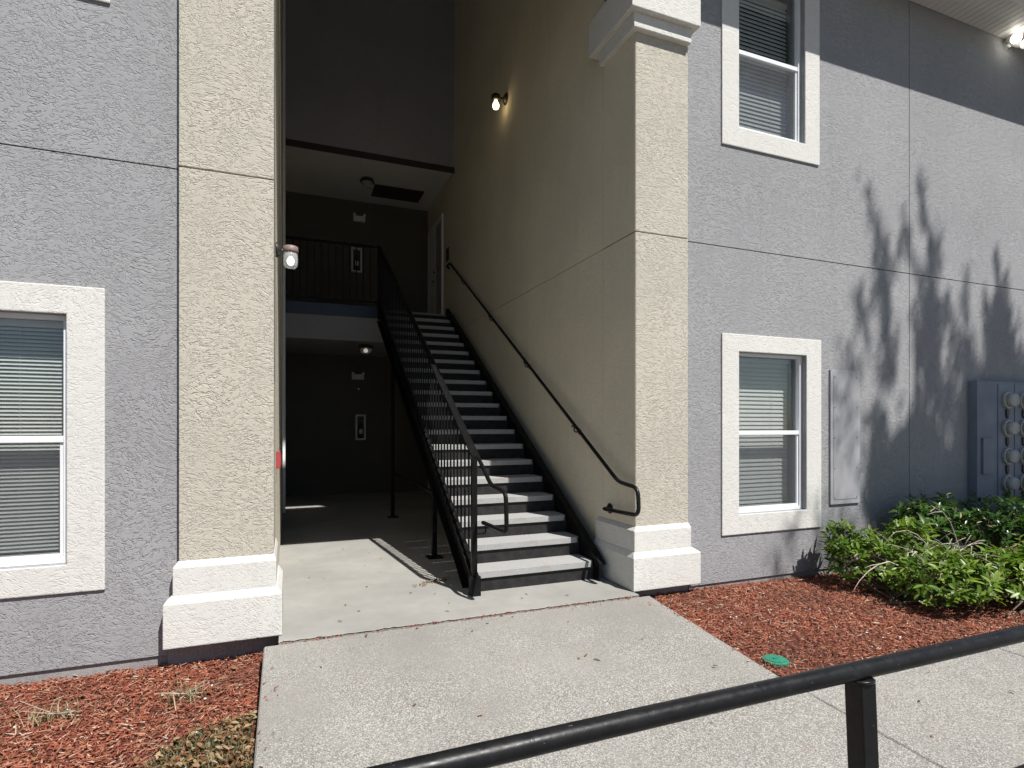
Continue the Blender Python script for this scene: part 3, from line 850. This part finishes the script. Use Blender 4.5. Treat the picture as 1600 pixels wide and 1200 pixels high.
# bare bulb lamp high on the right wall
WB = thing('wall_lamp', 'black wall lamp with a glowing warm bare bulb, high on the taupe stairwell wall', 'lamp', (XR, 7.9, 6.38))
obj('wall_plate', MB().lathe([(.085,0),(.085,-.015),(.055,-.04),(.02,-.055)], (XR,7.90,6.42), 20, 'x'), BRONZE, WB, smooth=True)
obj('arm', MB().tube(curve([(XR-.04,7.90,6.42),(XR-.11,7.90,6.42),(XR-.15,7.90,6.45)],.02), .014, 10), BRONZE, WB, smooth=True)
obj('cap', MB().lathe([(.055,6.37),(.068,6.38),(.068,6.44),(.05,6.455),(.02,6.46)], (XR-.165,7.90,0), 20), BRONZE, WB, smooth=True)
obj('bulb', MB().lathe([(.018,6.375),(.026,6.35),(.046,6.31),(.050,6.285),(.040,6.25),(.015,6.235)], (XR-.165,7.90,0), 18), BULBWARM, WB, smooth=True)

def ceiling_lamp(x, y, z, label, lit):
    t = thing('ceiling_lamp', label, 'lamp', (x,y,z), 'black ceiling lamps over the landings')
    obj('canopy', MB().lathe([(.13,0),(.13,-.03),(.15,-.05),(.15,-.07)], (x,y,z), 8), BRONZE, t)
    obj('lens', MB().lathe([(.115,-.071),(.11,-.10),(.085,-.15),(.04,-.165)], (x,y,z), 8), JARGLASS, t)
    obj('bulb', MB().lathe([(.02,-.072),(.045,-.10),(.04,-.13),(.015,-.145)], (x,y,z), 12), DIMLAMP if lit else BRONZE, t, smooth=True)
ceiling_lamp(1.48, 11.80, 6.554, 'black ceiling lamp beside the dark hatch on the upper ceiling', False)
ceiling_lamp(1.385, 11.25, 3.089, 'black ceiling lamp under the landing, on the ground floor ceiling', True)

def em_light(x, z, label):
    t = thing('emergency_light', label, 'emergency light', (x,13.05,z), 'white emergency lights on the back wall')
    obj('case', MB().box(x-.13,x+.13,12.985,13.049,z-.07,z+.05), WHITEMETAL, t, bevel=.008)
    for s_ in (-1,1):
        obj('lamp_head', MB().lathe([(.02,0),(.03,-.02),(.032,-.04),(.02,-.045)], (x+s_*.11,12.99,z+.06), 12, 'y'), WHITEMETAL, t)
em_light(1.46, 6.16, 'white twin head emergency light high on the second floor back wall')
em_light(1.43, 2.62, 'white twin head emergency light on the ground floor back wall')
def ext_cab(x0, x1, z0, z1, label):
    t = thing('extinguisher_cabinet', label, 'cabinet', ((x0+x1)/2,13.05,z0), 'white framed extinguisher cabinets on the back wall')
    obj('frame', MB().grid_wall(x0,x1,z0,z1,12.95,13.049,[(x0+.035,x1-.035,z0+.035,z1-.035)]), WHITEMETAL, t, weld=True)
    obj('backing', MB().box(x0+.036,x1-.036,13.03,13.048,z0+.036,z1-.036), BRONZE, t)
    xc = (x0+x1)/2
    obj('extinguisher', MB().lathe([(.05,0),(.055,.02),(.055,.24),(.03,.29),(.02,.33)], (xc,12.995,z0+.045), 14), BRONZE, t, smooth=True)
    obj('tag', MB().box(xc-.035,xc+.035,12.931,12.939,z0+.14,z0+.24), WHITEMETAL, t)
ext_cab(1.375,1.595,1.20,1.765,'white framed extinguisher cabinet on the dark ground floor back wall')
ext_cab(1.285,1.515,4.94,5.48,'white framed extinguisher cabinet behind the landing pickets')
HB = thing('horn_box', 'small dark alarm horn below the ground floor emergency light', 'alarm horn', (1.44,13.05,2.38))
obj('case', MB().box(1.385,1.495,12.99,13.049,2.30,2.42), BRONZE, HB, bevel=.006)
obj('lens', MB().box(1.42,1.46,12.97,12.989,2.32,2.36), WHITEMETAL, HB)
NP = thing('number_plate', 'small dark sign beside the upper door on the taupe wall', 'sign', (XR,11.25,5.02))
obj('plate', MB().box(XR-.014,XR-.001,11.16,11.34,4.90,5.16), BRONZE, NP, bevel=.003)

# access panel beside the lower right window
AP = thing('access_panel', 'tall flat grey access panel screwed to the wall beside the lower right window', 'access panel', (5.83, YR, .66))
obj('cover', MB().box(5.60,6.065,YR-.022,YR-.001,.655,2.158), PANELGREY, AP, bevel=.004)
obj('face', MB().box(5.645,6.02,YR-.026,YR-.0225,.71,2.10), PANELGREY, AP)
src = None
for sx_ in (5.66, 6.005):
    for sz in (.73, 1.06, 1.40, 1.74, 2.08):
        if src is None: src = obj('screw', MB().lathe([(.007,0),(.006,-.004)], (sx_,YR-.0265,sz), 8, 'y'), GREYMETAL, AP, loc=(sx_,YR-.0265,sz))
        else: inst(src, AP, (sx_,YR-.0265,sz))

# meter bank
MBK = thing('meter_bank', 'painted electric meter bank with rows of glass meters, behind the shrubs', 'meter bank', (9.0, YR, 0))
obj('cabinet', MB().box(8.04,9.75,4.45,YR-.001,.12,2.10), METERBOX, MBK, bevel=.006)
obj('side_cover', MB().box(8.12,8.32,4.425,4.449,.92,1.38), METERBOX, MBK, bevel=.006)
obj('column_cover', MB().box(8.45,8.78,4.440,4.4495,.2,2.07).box(8.80,9.13,4.440,4.4495,.2,2.07).box(9.15,9.48,4.440,4.4495,.2,2.07), METERBOX, MBK)
def meter(x, z, src=None):
    if src is None:
        c = Vector((x,4.438,z))
        m_ = obj('meter', MB().lathe([(.105,0),(.108,-.03),(.098,-.036)], c, 24, 'y'), METERFACE, MBK, loc=c)
        obj('glass_cover', MB().lathe([(.088,-.037),(.088,-.085),(.08,-.105),(.06,-.11)], c, 24, 'y'), JARGLASS, m_, smooth=True)
        obj('dial', MB().lathe([(.074,-.0365),(.074,-.075)], c, 20, 'y').box(x-.04,x+.04,4.438-.08,4.438-.075,z+.015,z+.045), METERFACE, m_)
        obj('latch', MB().prism([(x-.024,z-.12),(x+.024,z-.12),(x+.024,z-.205),(x,z-.235),(x-.024,z-.205)],'y',4.42,4.4375), BRONZE, m_)
        return m_
    c = src.copy(); COL.objects.link(c); c.parent = MBK; c.location = Vector((x,4.438,z)) - MBK.location
    for ch in src.children:
        k = ch.copy(); COL.objects.link(k); k.parent = c
    return c
src = None
for x in (8.62, 8.97, 9.32):
    for z in (1.862, 1.50, 1.14, .79):
        m_ = meter(x, z, src)
        if src is None: src = m_

# flood lamp under the eave
FL = thing('flood_lamp', 'lit flood lamp under the eave in the upper right corner', 'lamp', (8.84, YR, 6.55))
obj('wall_plate', MB().lathe([(.06,0),(.06,-.03)], (8.86,YR,6.595), 16, 'y'), WHITEMETAL, FL)
for dx, dz in ((-.08,.0),(.08,-.02)):
    h = obj('lamp_head', MB().tube([(8.86+dx*.4,YR-.03,6.59),(8.86+dx,YR-.08,6.575+dz),(8.86+dx*1.2,YR-.13,6.565+dz)], [.02,.035,.045], 14), WHITEMETAL, FL, smooth=True)
    c = (8.86+dx*1.25, YR-.155, 6.55+dz)
    bl = bpy.data.meshes.new('bulb'); bm = bmesh.new(); bmesh.ops.create_uvsphere(bm, u_segments=14, v_segments=10, radius=.058)
    bm.to_mesh(bl); bm.free(); bl.materials.append(FLOODW if dx < 0 else DIMLAMP); bl.polygons.foreach_set('use_smooth', [True]*len(bl.polygons))
    bo = bpy.data.objects.new('bulb', bl); COL.objects.link(bo); bo.parent = h; bo.location = Vector(c)-wloc(h)

# green valve lid
VL = thing('valve_lid', 'round green plastic valve lid set in the red mulch', 'valve lid', (3.23, 3.06, -.135))
obj('rim', MB().lathe([(.088,-.05),(.088,.006),(.080,.010)], (3.23,3.06,-.135), 24), GREENLID, VL)
obj('lid', MB().lathe([(.072,.004),(.070,.014),(.03,.016)], (3.23,3.06,-.135), 24).box(3.21,3.25,3.052,3.068,-.120,-.114), GREENLID, VL)

# ================================================================ FOREGROUND RAMP RAIL
RR = thing('ramp_handrail', 'thick black pipe handrail crossing the bottom right foreground on a square post', 'handrail', (1.29, .97, -.17))
obj('top_pipe', MB().tube([(-1.6+.3*i,.968+.003*math.sin(i),.952) for i in range(20)], .0215, 20), BLACK, RR, smooth=True)
obj('lower_pipe', MB().tube([(-1.6+.3*i,.968,.545) for i in range(20)], .0215, 16), BLACK, RR, smooth=True)
pm = Matrix.Translation((1.292,.968,.94)) @ Matrix.Rotation(math.radians(-3.2),4,'Y')
src = obj('post', MB().box(-.0245,.0245,-.0235,.0235,-1.12,-.006, pm), BLACK, RR, bevel=.003, loc=(1.292,.968,.94))
obj('weld_bead', MB().tube([(1.290+.030*math.cos(a*.5236),.968+.030*math.sin(a*.5236),.9325+.0012*math.sin(5*a)) for a in range(13)], .0045, 6), BLACK, RR, smooth=True)
inst(src, RR, (3.2,.968,.94)); inst(src, RR, (-.75,.968,.94))

# ================================================================ VEGETATION
def leaf_geo(L_, W_, bend=.15, fold=.25):
    """lanceolate leaf along +x, folded along the midrib; unit mesh"""
    prof = [(0,.06),(.22,.72),(.5,1.0),(.78,.68),(1,.04)]
    v = []; f = []
    for t, w in prof:
        z = -bend*L_*t*t
        v += [(t*L_, -w*W_/2, z+fold*w*W_/2), (t*L_, 0, z), (t*L_, w*W_/2, z+fold*w*W_/2)]
    for i in range(len(prof)-1):
        a = 3*i
        f += [(a,a+3,a+4,a+1),(a+1,a+4,a+5,a+2)]
    return np.array(v), f
def frame(d, upv):
    d = Vector(d).normalized(); s = Vector(upv).cross(d)
    if s.length < 1e-4: s = Vector((1,0,0)).cross(d)
    s.normalize(); u = d.cross(s)
    return Matrix((d, s, u)).transposed()
def joined_leaves(name, leaves, mat, parent, L_, W_, kind=None, bend=.15, fold=.25):
    lv, lf = leaf_geo(L_, W_, bend, fold); V = []; F = []; b = 0
    for p, M, s in leaves:
        R = np.array(M)*s
        V.append(lv @ R.T + np.array(p)); F += [tuple(i+b for i in f) for f in lf]; b += len(lv)
    if not V: return None
    V = np.concatenate(V)
    base = np.array(wloc(parent)) if parent else np.zeros(3)
    me = bpy.data.meshes.new(name); me.from_pydata((V-base).tolist(), [], F); me.materials.append(mat)
    me.polygons.foreach_set('use_smooth', [True]*len(me.polygons))
    o = bpy.data.objects.new(name, me); COL.objects.link(o)
    if parent: o.parent = parent
    if kind: o['kind'] = kind
    return o

def shrub(label, loc, blobs, nshoot, mat, L_, W_, n_obj, stems=5, group=None, flat_top=1.0):
    """blobs: (cx,cy,cz,rx,ry,rz); shoots end in whorls of leaves spread over and through the blobs"""
    t = thing('shrub', label, 'shrub', loc, group)
    leaves = []; tips = []
    wts = [b[3]*b[4]+b[3]*b[5] for b in blobs]
    for _ in range(nshoot):
        cx,cy,cz,rx,ry,rz = rnd.choices(blobs, wts)[0]
        while True:
            d = Vector((rnd.gauss(0,1),rnd.gauss(0,1),rnd.gauss(0.25,1))).normalized()
            if d.z > -.55: break
        r = rnd.uniform(.55,1.06)
        p = Vector((cx+d.x*rx*r, cy+d.y*ry*r, cz+d.z*rz*r))
        if p.y > 4.47: p.y = 4.47 - rnd.random()*.12
        if p.z < -.10: continue
        ax = (d*.55 + Vector((rnd.gauss(0,.3),rnd.gauss(0,.3),.9))).normalized()
        tips.append(p)
        k = rnd.randint(5,9); a0 = rnd.random()*6.28; vig = rnd.uniform(.6,1.15)
        e1 = ax.orthogonal().normalized(); e2 = ax.cross(e1)
        for j in range(k):
            an = a0 + j*2.4; rise = rnd.uniform(.15,1.0)
            dd = (e1*math.cos(an)+e2*math.sin(an)) + ax*rise
            M = frame(dd, ax)
            leaves.append((p + ax*(.012*j-.05), M, vig*rnd.uniform(.55,1.15)))
    leaves.sort(key=lambda q: (Vector(q[0])-CAM).length - .25*q[2])
    # nearest leaves as single pieces
    lv, lf = leaf_geo(L_, W_)
    me = bpy.data.meshes.new('leaf'); me.from_pydata(lv.tolist(), [], lf); me.materials.append(mat)
    me.polygons.foreach_set('use_smooth', [True]*len(me.polygons))
    for p, M, s in leaves[:n_obj]:
        o = bpy.data.objects.new('leaf', me); COL.objects.link(o); o.parent = t
        o.matrix_local = Matrix.Translation(Vector(p)-t.location) @ (M.to_4x4() @ Matrix.Scale(s,4))
    joined_leaves('foliage', leaves[n_obj:], mat, t, L_, W_, kind='stuff')
    dead = [(q[0]+Vector((rnd.gauss(0,.05),rnd.gauss(0,.05),rnd.gauss(-.03,.04))), q[1], q[2]*.8) for q in rnd.sample(leaves, len(leaves)//28)]
    joined_leaves('dead_leaves', dead, STRAW, t, L_, W_, kind='stuff', fold=.5)
    mb = MB()
    for p in tips:
        if rnd.random() < .35:
            b0 = Vector((loc[0]+rnd.gauss(0,.25), loc[1]+rnd.gauss(0,.12), loc[2]))
            mid = b0.lerp(p,.55)+Vector((rnd.gauss(0,.04),rnd.gauss(0,.04),-.04))
            mb.tube([b0, mid, p], [.007,.005,.0025], 5, caps=False)
    obj('stems', mb, BARK, t, smooth=True)
    return t
Z0 = -.15
s1 = shrub('sunlit green shrub with glossy leaves at the near left end of the hedge', (5.85,3.70,Z0),
      [(5.50,4.05,.14,.36,.36,.30),(5.70,3.40,.10,.52,.36,.25),(6.15,3.25,.12,.40,.32,.24),(6.05,4.0,.30,.34,.22,.26),(5.38,4.20,.30,.20,.22,.22)], 600, LEAF, .106, .034, 300, group='shrubs along the wall')
s2 = shrub('green shrub coloured darker for tree shade in front of the meter bank', (7.5,3.95,Z0),
      [(6.75,4.2,.34,.55,.26,.40),(7.6,4.0,.28,.62,.38,.44),(8.4,3.9,.28,.60,.42,.46),(9.1,3.9,.24,.50,.40,.46)], 850, LEAFSHADE, .112, .036, 160, group='shrubs along the wall')
s3 = shrub('pale green flowering shrub at the right edge above the black pipe', (6.75,3.15,Z0),
      [(6.70,3.15,.16,.36,.30,.28),(7.1,3.12,.18,.42,.30,.30),(7.6,3.2,.2,.4,.3,.3)], 400, LEAF, .105, .034, 200, group='shrubs along the wall')
# pale flower heads on the third shrub
for (x,y,z) in ((6.55,3.0,.42),(6.85,2.95,.34),(7.0,2.97,.46),(6.3,3.2,.36)):
    fl = []
    for k in range(26):
        d = Vector((rnd.gauss(0,1),rnd.gauss(0,1),abs(rnd.gauss(0,1)))).normalized()
        fl.append((Vector((x,y,z))+d*.035, frame(d, Vector((rnd.random(),rnd.random(),rnd.random()))), rnd.uniform(.5,1)))
    joined_leaves('flower_head', fl, STRAW, s3, .03, .018)
# bare arching twigs standing out of the first shrub
TW = thing('bare_branches', 'tangle of pale leafless twigs arching out of the middle of the sunlit shrub', 'twigs', (5.95,3.75,-.12))
for k in range(26):
    b0 = Vector((5.95+rnd.uniform(-.30,.45), 3.66+rnd.gauss(0,.10), rnd.uniform(.0,.16)))
    an = rnd.uniform(0,6.28); ln = rnd.uniform(.40,.95)
    d = Vector((math.cos(an)*1.0, math.sin(an)*.45, rnd.uniform(.5,1.5)))
    pts = []; p = b0.copy(); dd = d.normalized(); sag = rnd.uniform(.12,.46); side = rnd.gauss(0,.22)
    for i in range(7):
        pts.append(p.copy()); p = p + dd*ln/6
        dd = (dd + Vector((rnd.gauss(0,.07)+side, rnd.gauss(0,.07), -sag+rnd.gauss(0,.05)))).normalized()
    r0 = rnd.uniform(.0045,.009)
    tw = obj('twig', MB().tube(pts, [r0*(1-.12*i) for i in range(7)], 6), TWIG, TW, smooth=True)
    for q in range(rnd.randint(1,3)):
        i = rnd.randint(2,5); p = pts[i]; dd = (pts[i+1]-pts[i]).normalized()+Vector((rnd.gauss(0,.6),rnd.gauss(0,.4),rnd.gauss(0.2,.5)))
        dd.normalize(); l2 = rnd.uniform(.08,.22)
        obj('side_twig', MB().tube([p, p+dd*l2*.5, p+dd*l2+Vector((0,0,-.02))], [r0*.6,r0*.45,r0*.3], 5), TWIG, tw, smooth=True)

# grass tufts and litter in the left bed
def blades(name, pts, mat, hmin, hmax, parent=None, w=.005, lean=.6, kind=None):
    mb = MB()
    for (x,y,z) in pts:
        h = rnd.uniform(hmin,hmax); an = rnd.random()*6.28; ln = abs(rnd.gauss(0,lean))
        d = Vector((math.cos(an)*ln, math.sin(an)*ln, 1)).normalized(); s_ = Vector((-math.sin(an),math.cos(an),0))*w*rnd.uniform(.6,1.2)
        p0 = Vector((x,y,z)); p1 = p0+d*h*.55; p2 = p1+(d+Vector((math.cos(an)*.5,math.sin(an)*.5,-.25))).normalized()*h*.45
        b = len(mb.v); mb.v += [tuple(p0-s_),tuple(p0+s_),tuple(p1-s_*.8),tuple(p1+s_*.8),tuple(p2)]
        mb.f += [(b,b+1,b+3,b+2),(b+2,b+3,b+4)]
    base = wloc(parent) if parent else Vector((0,0,0))
    me = bpy.data.meshes.new(name); me.from_pydata([tuple(Vector(v)-base) for v in mb.v], [], mb.f); me.materials.append(mat)
    o = bpy.data.objects.new(name, me); COL.objects.link(o)
    if parent: o.parent = parent
    if kind: o['kind'] = kind
    return o
for (x,y,lab,n_) in ((-.60,4.02,'tuft of dry green grass in the red mulch near the white pillar base',90),(-1.27,4.02,'tuft of dry straw and twigs in the red mulch below the left window',60)):
    tf = thing('grass_tuft', lab, 'grass tuft', (x,y,zb(x,y,'L')))
    pts = []
    for k in range(n_):
        xx = x+rnd.gauss(0,.07); yy = y+rnd.gauss(0,.05); pts.append((xx,yy,zb(xx,yy,'L')))
    blades('dry_blades', pts[:n_*2//3], STRAW, .05,.16, tf, .0035, .9, kind='stuff')
    blades('green_blades', pts[n_*2//3:], GRASSM, .04,.10, tf, .0035, .7, kind='stuff')
    for k in range(4):
        a = rnd.uniform(0,6.28); q = Vector((x,y,zb(x,y,'L')+.015))
        obj('stalk', MB().tube([q-Vector((math.cos(a),math.sin(a),0))*.10, q+Vector((0,0,.02)), q+Vector((math.cos(a)*.16,math.sin(a)*.12,.03+.03*k))], [.0025,.002,.0015], 5), TWIG, tf)
gp = []
while len(gp) < 3600:
    x = rnd.uniform(-1.0,-.18); y = rnd.uniform(2.6,3.95)
    if grassy(x,y) and rnd.random() < .9: gp.append((x,y,zb(x,y,'L')-.012))
blades('grass_patch', gp, GRASSM, .025,.075, None, .0032, .8, kind='stuff')
def flat_leaves(pts, smin, smax, tiltsd=.35):
    out = []
    for (x,y,z) in pts:
        a = rnd.random()*6.28
        d = Vector((math.cos(a),math.sin(a),rnd.gauss(0,tiltsd))); M = frame(d, Vector((rnd.gauss(0,.4),rnd.gauss(0,.4),1)))
        out.append((Vector((x,y,z)), M, rnd.uniform(smin,smax)))
    return out
lp = []
while len(lp) < 800:
    x = rnd.uniform(-1.0,-.18); y = rnd.uniform(2.6,3.95)
    if grassy(x,y): lp.append((x,y,zb(x,y,'L')+rnd.uniform(.01,.035)))
for k in range(130):
    x = rnd.uniform(-2.2,-.2); y = rnd.uniform(2.6,4.5); lp.append((x,y,zb(x,y,'L')+.016))
joined_leaves('leaf_litter', flat_leaves(lp,.6,1.15), LITTER, None, .042, .020, kind='stuff', bend=.2, fold=.3)
# pale stones and shell bits in the mulch
for k in range(34):
    if k < 16: x = rnd.uniform(-2.0,-.2); y = rnd.uniform(2.9,4.4); z = zb(x,y,'L')
    else: x = rnd.uniform(3.2,6.0); y = rnd.uniform(2.8,4.4); z = zb(x,y,'R')
    if k == 0:
        me = bpy.data.meshes.new('pebble'); bm = bmesh.new(); bmesh.ops.create_icosphere(bm, subdivisions=1, radius=.011)
        for v in bm.verts: v.co *= rnd.uniform(.7,1.15)
        bm.to_mesh(me); bm.free(); me.materials.append(SLATW)
    o = bpy.data.objects.new('pebble', me); COL.objects.link(o); o.location = (x,y,z+.012); o.scale = (rnd.uniform(.5,1.2),rnd.uniform(.5,1.1),.5); o.rotation_euler = (0,0,rnd.random()*3)
    tag(o, 'tiny white pebble lying in the red mulch', 'pebble', 'white pebbles scattered in the mulch')

# fallen leaves on slab and walk
lv, lf = leaf_geo(.055,.02,.25,.45)
me = bpy.data.meshes.new('fallen_leaf'); me.from_pydata(lv.tolist(), [], lf); me.materials.append(DEADLEAF)
def drop(x, y, z, label, group, s=1.0):
    o = bpy.data.objects.new('fallen_leaf', me); COL.objects.link(o)
    o.location = (x,y,z+.010); o.scale = (s*rnd.uniform(.6,1.1),)*3
    o.rotation_euler = (rnd.gauss(0,.5), rnd.gauss(0,.2), rnd.random()*6.28)
    tag(o, label, 'leaf', group)
for k in range(46):
    t = rnd.random(); x = 1.11+.36*t+rnd.gauss(0,.02); y = 5.33+.19*t+rnd.gauss(0,.028)
    drop(x, y, 0+rnd.random()*.015, 'small dry brown leaf in the heap on the concrete beside the stair foot', 'dry leaves heaped beside the stair foot', .85)
for (x,y) in ((1.25,5.05),(1.02,5.15),(.55,4.80),(.30,5.6),(.9,6.9),(1.0,6.6),(.75,6.3),(.2,6.05),(-.03,6.15),(1.9,4.62),(2.35,4.55),(1.2,4.55),(.45,5.0),(2.0,4.75),(.7,5.5),(.62,7.3),(1.3,4.75),(.35,4.62)):
    drop(x, y, 0, 'single dry leaf on the smooth concrete of the passage', 'dry leaves scattered on the passage floor', .8)
for (x,y) in ((1.97,3.45),(1.88,3.47),(1.93,3.50),(1.0,3.07),(.53,4.25),(1.3,4.1),(1.45,4.2),(2.1,4.05),(.7,3.3),(2.5,3.6),(.2,3.9),(2.7,3.1),(.9,4.28),(1.7,4.26)):
    drop(x, y, zw(y), 'single dry leaf on the speckled concrete walk', 'dry leaves scattered on the walk', .9)
for (x,y) in ((3.6,2.3),(3.3,2.05),(4.3,2.2),(4.1,1.9)):
    drop(x, y, zw(y), 'dry leaf on the pavement beyond the black pipe', 'dry leaves on the pavement by the rail', .9)

# shade tree in front of the right wing: outside the frame, its shadow falls on the wall
TRE = thing('shade_tree', 'upright leafy tree whose shadow falls on the grey wall', 'tree', (10.3,-2.6,-.3))
TH = YAW
def on_wall(u, v):
    d = Vector((math.sin(TH),math.cos(TH),0)) + Vector((math.cos(TH),-math.sin(TH),0))*((u-800)/882.2) + Vector((0,0,1))*((663-v)/882.2)
    return CAM + d*(YR/d.y)
SD = Vector((SUN.x/-SUN.y, -1, SUN.z/-SUN.y))
def inside(u, v, poly):
    c = False; j = len(poly)-1
    for i in range(len(poly)):
        a, b = poly[i], poly[j]
        if (a[1] > v) != (b[1] > v) and u < (b[0]-a[0])*(v-a[1])/(b[1]-a[1])+a[0]: c = not c
        j = i
    return c
leaves = []; limbs = MB()
fork = Vector((10.2,-2.5,8.0))
def spray(c, n_, sp):
    for k in range(n_):
        d = Vector((rnd.gauss(0,1),rnd.gauss(0,1),rnd.gauss(0,1)+.3)).normalized()
        leaves.append((c+Vector((rnd.gauss(0,sp),rnd.gauss(0,sp),rnd.gauss(0,sp*1.3))), frame(d, Vector((0,0,1))), rnd.uniform(.7,1.2)))
main = [(1376,640),(1384,560),(1400,600),(1420,620),(1440,560),(1452,500),(1466,500),(1478,560),(1494,540),(1508,520),(1522,560),(1540,520),(1560,480),(1574,520),(1582,580),(1600,620),(1600,830),(1420,830),(1360,780),(1364,700)]
gaps = [(1372,610,8,40),(1418,560,9,60),(1487,520,8,40),(1528,560,8,45),(1356,640,12,45),(1392,640,16,50),(1440,600,9,60),(1474,560,12,45),(1473,705,11,30),(1490,665,9,28),(1458,660,10,42),(1398,700,12,28),(1372,720,10,26),(1505,745,9,26),(1412,560,9,40),(1510,520,9,30),(1545,545,8,30),(1500,610,9,40),(1424,650,8,30),(1530,640,7,25)]
def in_gap(u, v): return any(((u-a)/(c+5))**2+((v-b)/(d+9))**2 < 1 for a,b,c,d in gaps)
for k in range(1350):
    while True:
        u = rnd.uniform(1335,1640); v = rnd.uniform(430,830)
        if in_gap(u,v): continue
        if inside(u,v,main) or (u > 1560 and v > 590): break
    c = on_wall(u,v) + SD*rnd.uniform(5.8,8.4)
    spray(c, 24, .085)
for k in range(90):                                        # thinner outer twigs to the left and low down
    u = rnd.uniform(1215,1350); v = rnd.uniform(560,900)
    if u < 1300 and v < 780: continue
    spray(on_wall(u,v) + SD*rnd.uniform(6.0,8.2), 5, .07)
shoots = [[(1338,462),(1344,480),(1362,485),(1366,470)],[(1368,420),(1380,470),(1384,540),(1386,600)],[(1402,520),(1398,560),(1394,610)],[(1446,420),(1452,480),(1456,540)],[(1478,470),(1486,500),(1494,560)],[(1505,460),(1508,500),(1512,560)],[(1536,460),(1542,500),(1548,560)],[(1320,540),(1330,560),(1345,600)],[(1428,470),(1436,520),(1440,580)],[(1352,296),(1360,330),(1376,372),(1386,440),(1388,520)],[(1436,276),(1440,330),(1454,375),(1458,430),(1450,520)],[(1414,350),(1422,400),(1440,440),(1445,500)],
          [(1557,395),(1559,440),(1562,500)],[(1470,365),(1462,410),(1456,450)],[(1364,380),(1372,420),(1386,470)],[(1395,430),(1405,390),(1412,360)],[(1340,470),(1345,500),(1360,540)],[(1510,430),(1512,480)],[(1485,462),(1478,500)],[(1571,440),(1568,500)]]
for sh in shoots:
    t = rnd.uniform(6.5,7.8); P = [on_wall(u,v)+SD*t for u,v in sh]
    limbs.tube(P, [.012+.006*i for i in range(len(P))], 6)
    for a, b in zip(P, P[1:]):
        n_ = max(2,int((b-a).length*14))
        for i in range(n_):
            spray(a.lerp(b,i/n_), 4, .035)
for k in range(9):
    e = on_wall(rnd.uniform(1370,1600), rnd.uniform(480,700)) + SD*rnd.uniform(6.5,7.8)
    m_ = fork.lerp(e,.5)+Vector((rnd.gauss(0,.15),rnd.gauss(0,.1),.2))
    limbs.tube([fork,m_,e],[.07,.04,.014],7)
joined_leaves('crown', leaves, TREELEAF, TRE, .11, .042, kind='stuff')
obj('limbs', limbs, BARK, TRE, smooth=True)
obj('trunk', MB().tube([(10.3,-2.6,-.4),(10.32,-2.62,2.5),(10.27,-2.55,5.2),(10.2,-2.5,8.05)],[.17,.13,.11,.09],12), BARK, TRE, smooth=True)
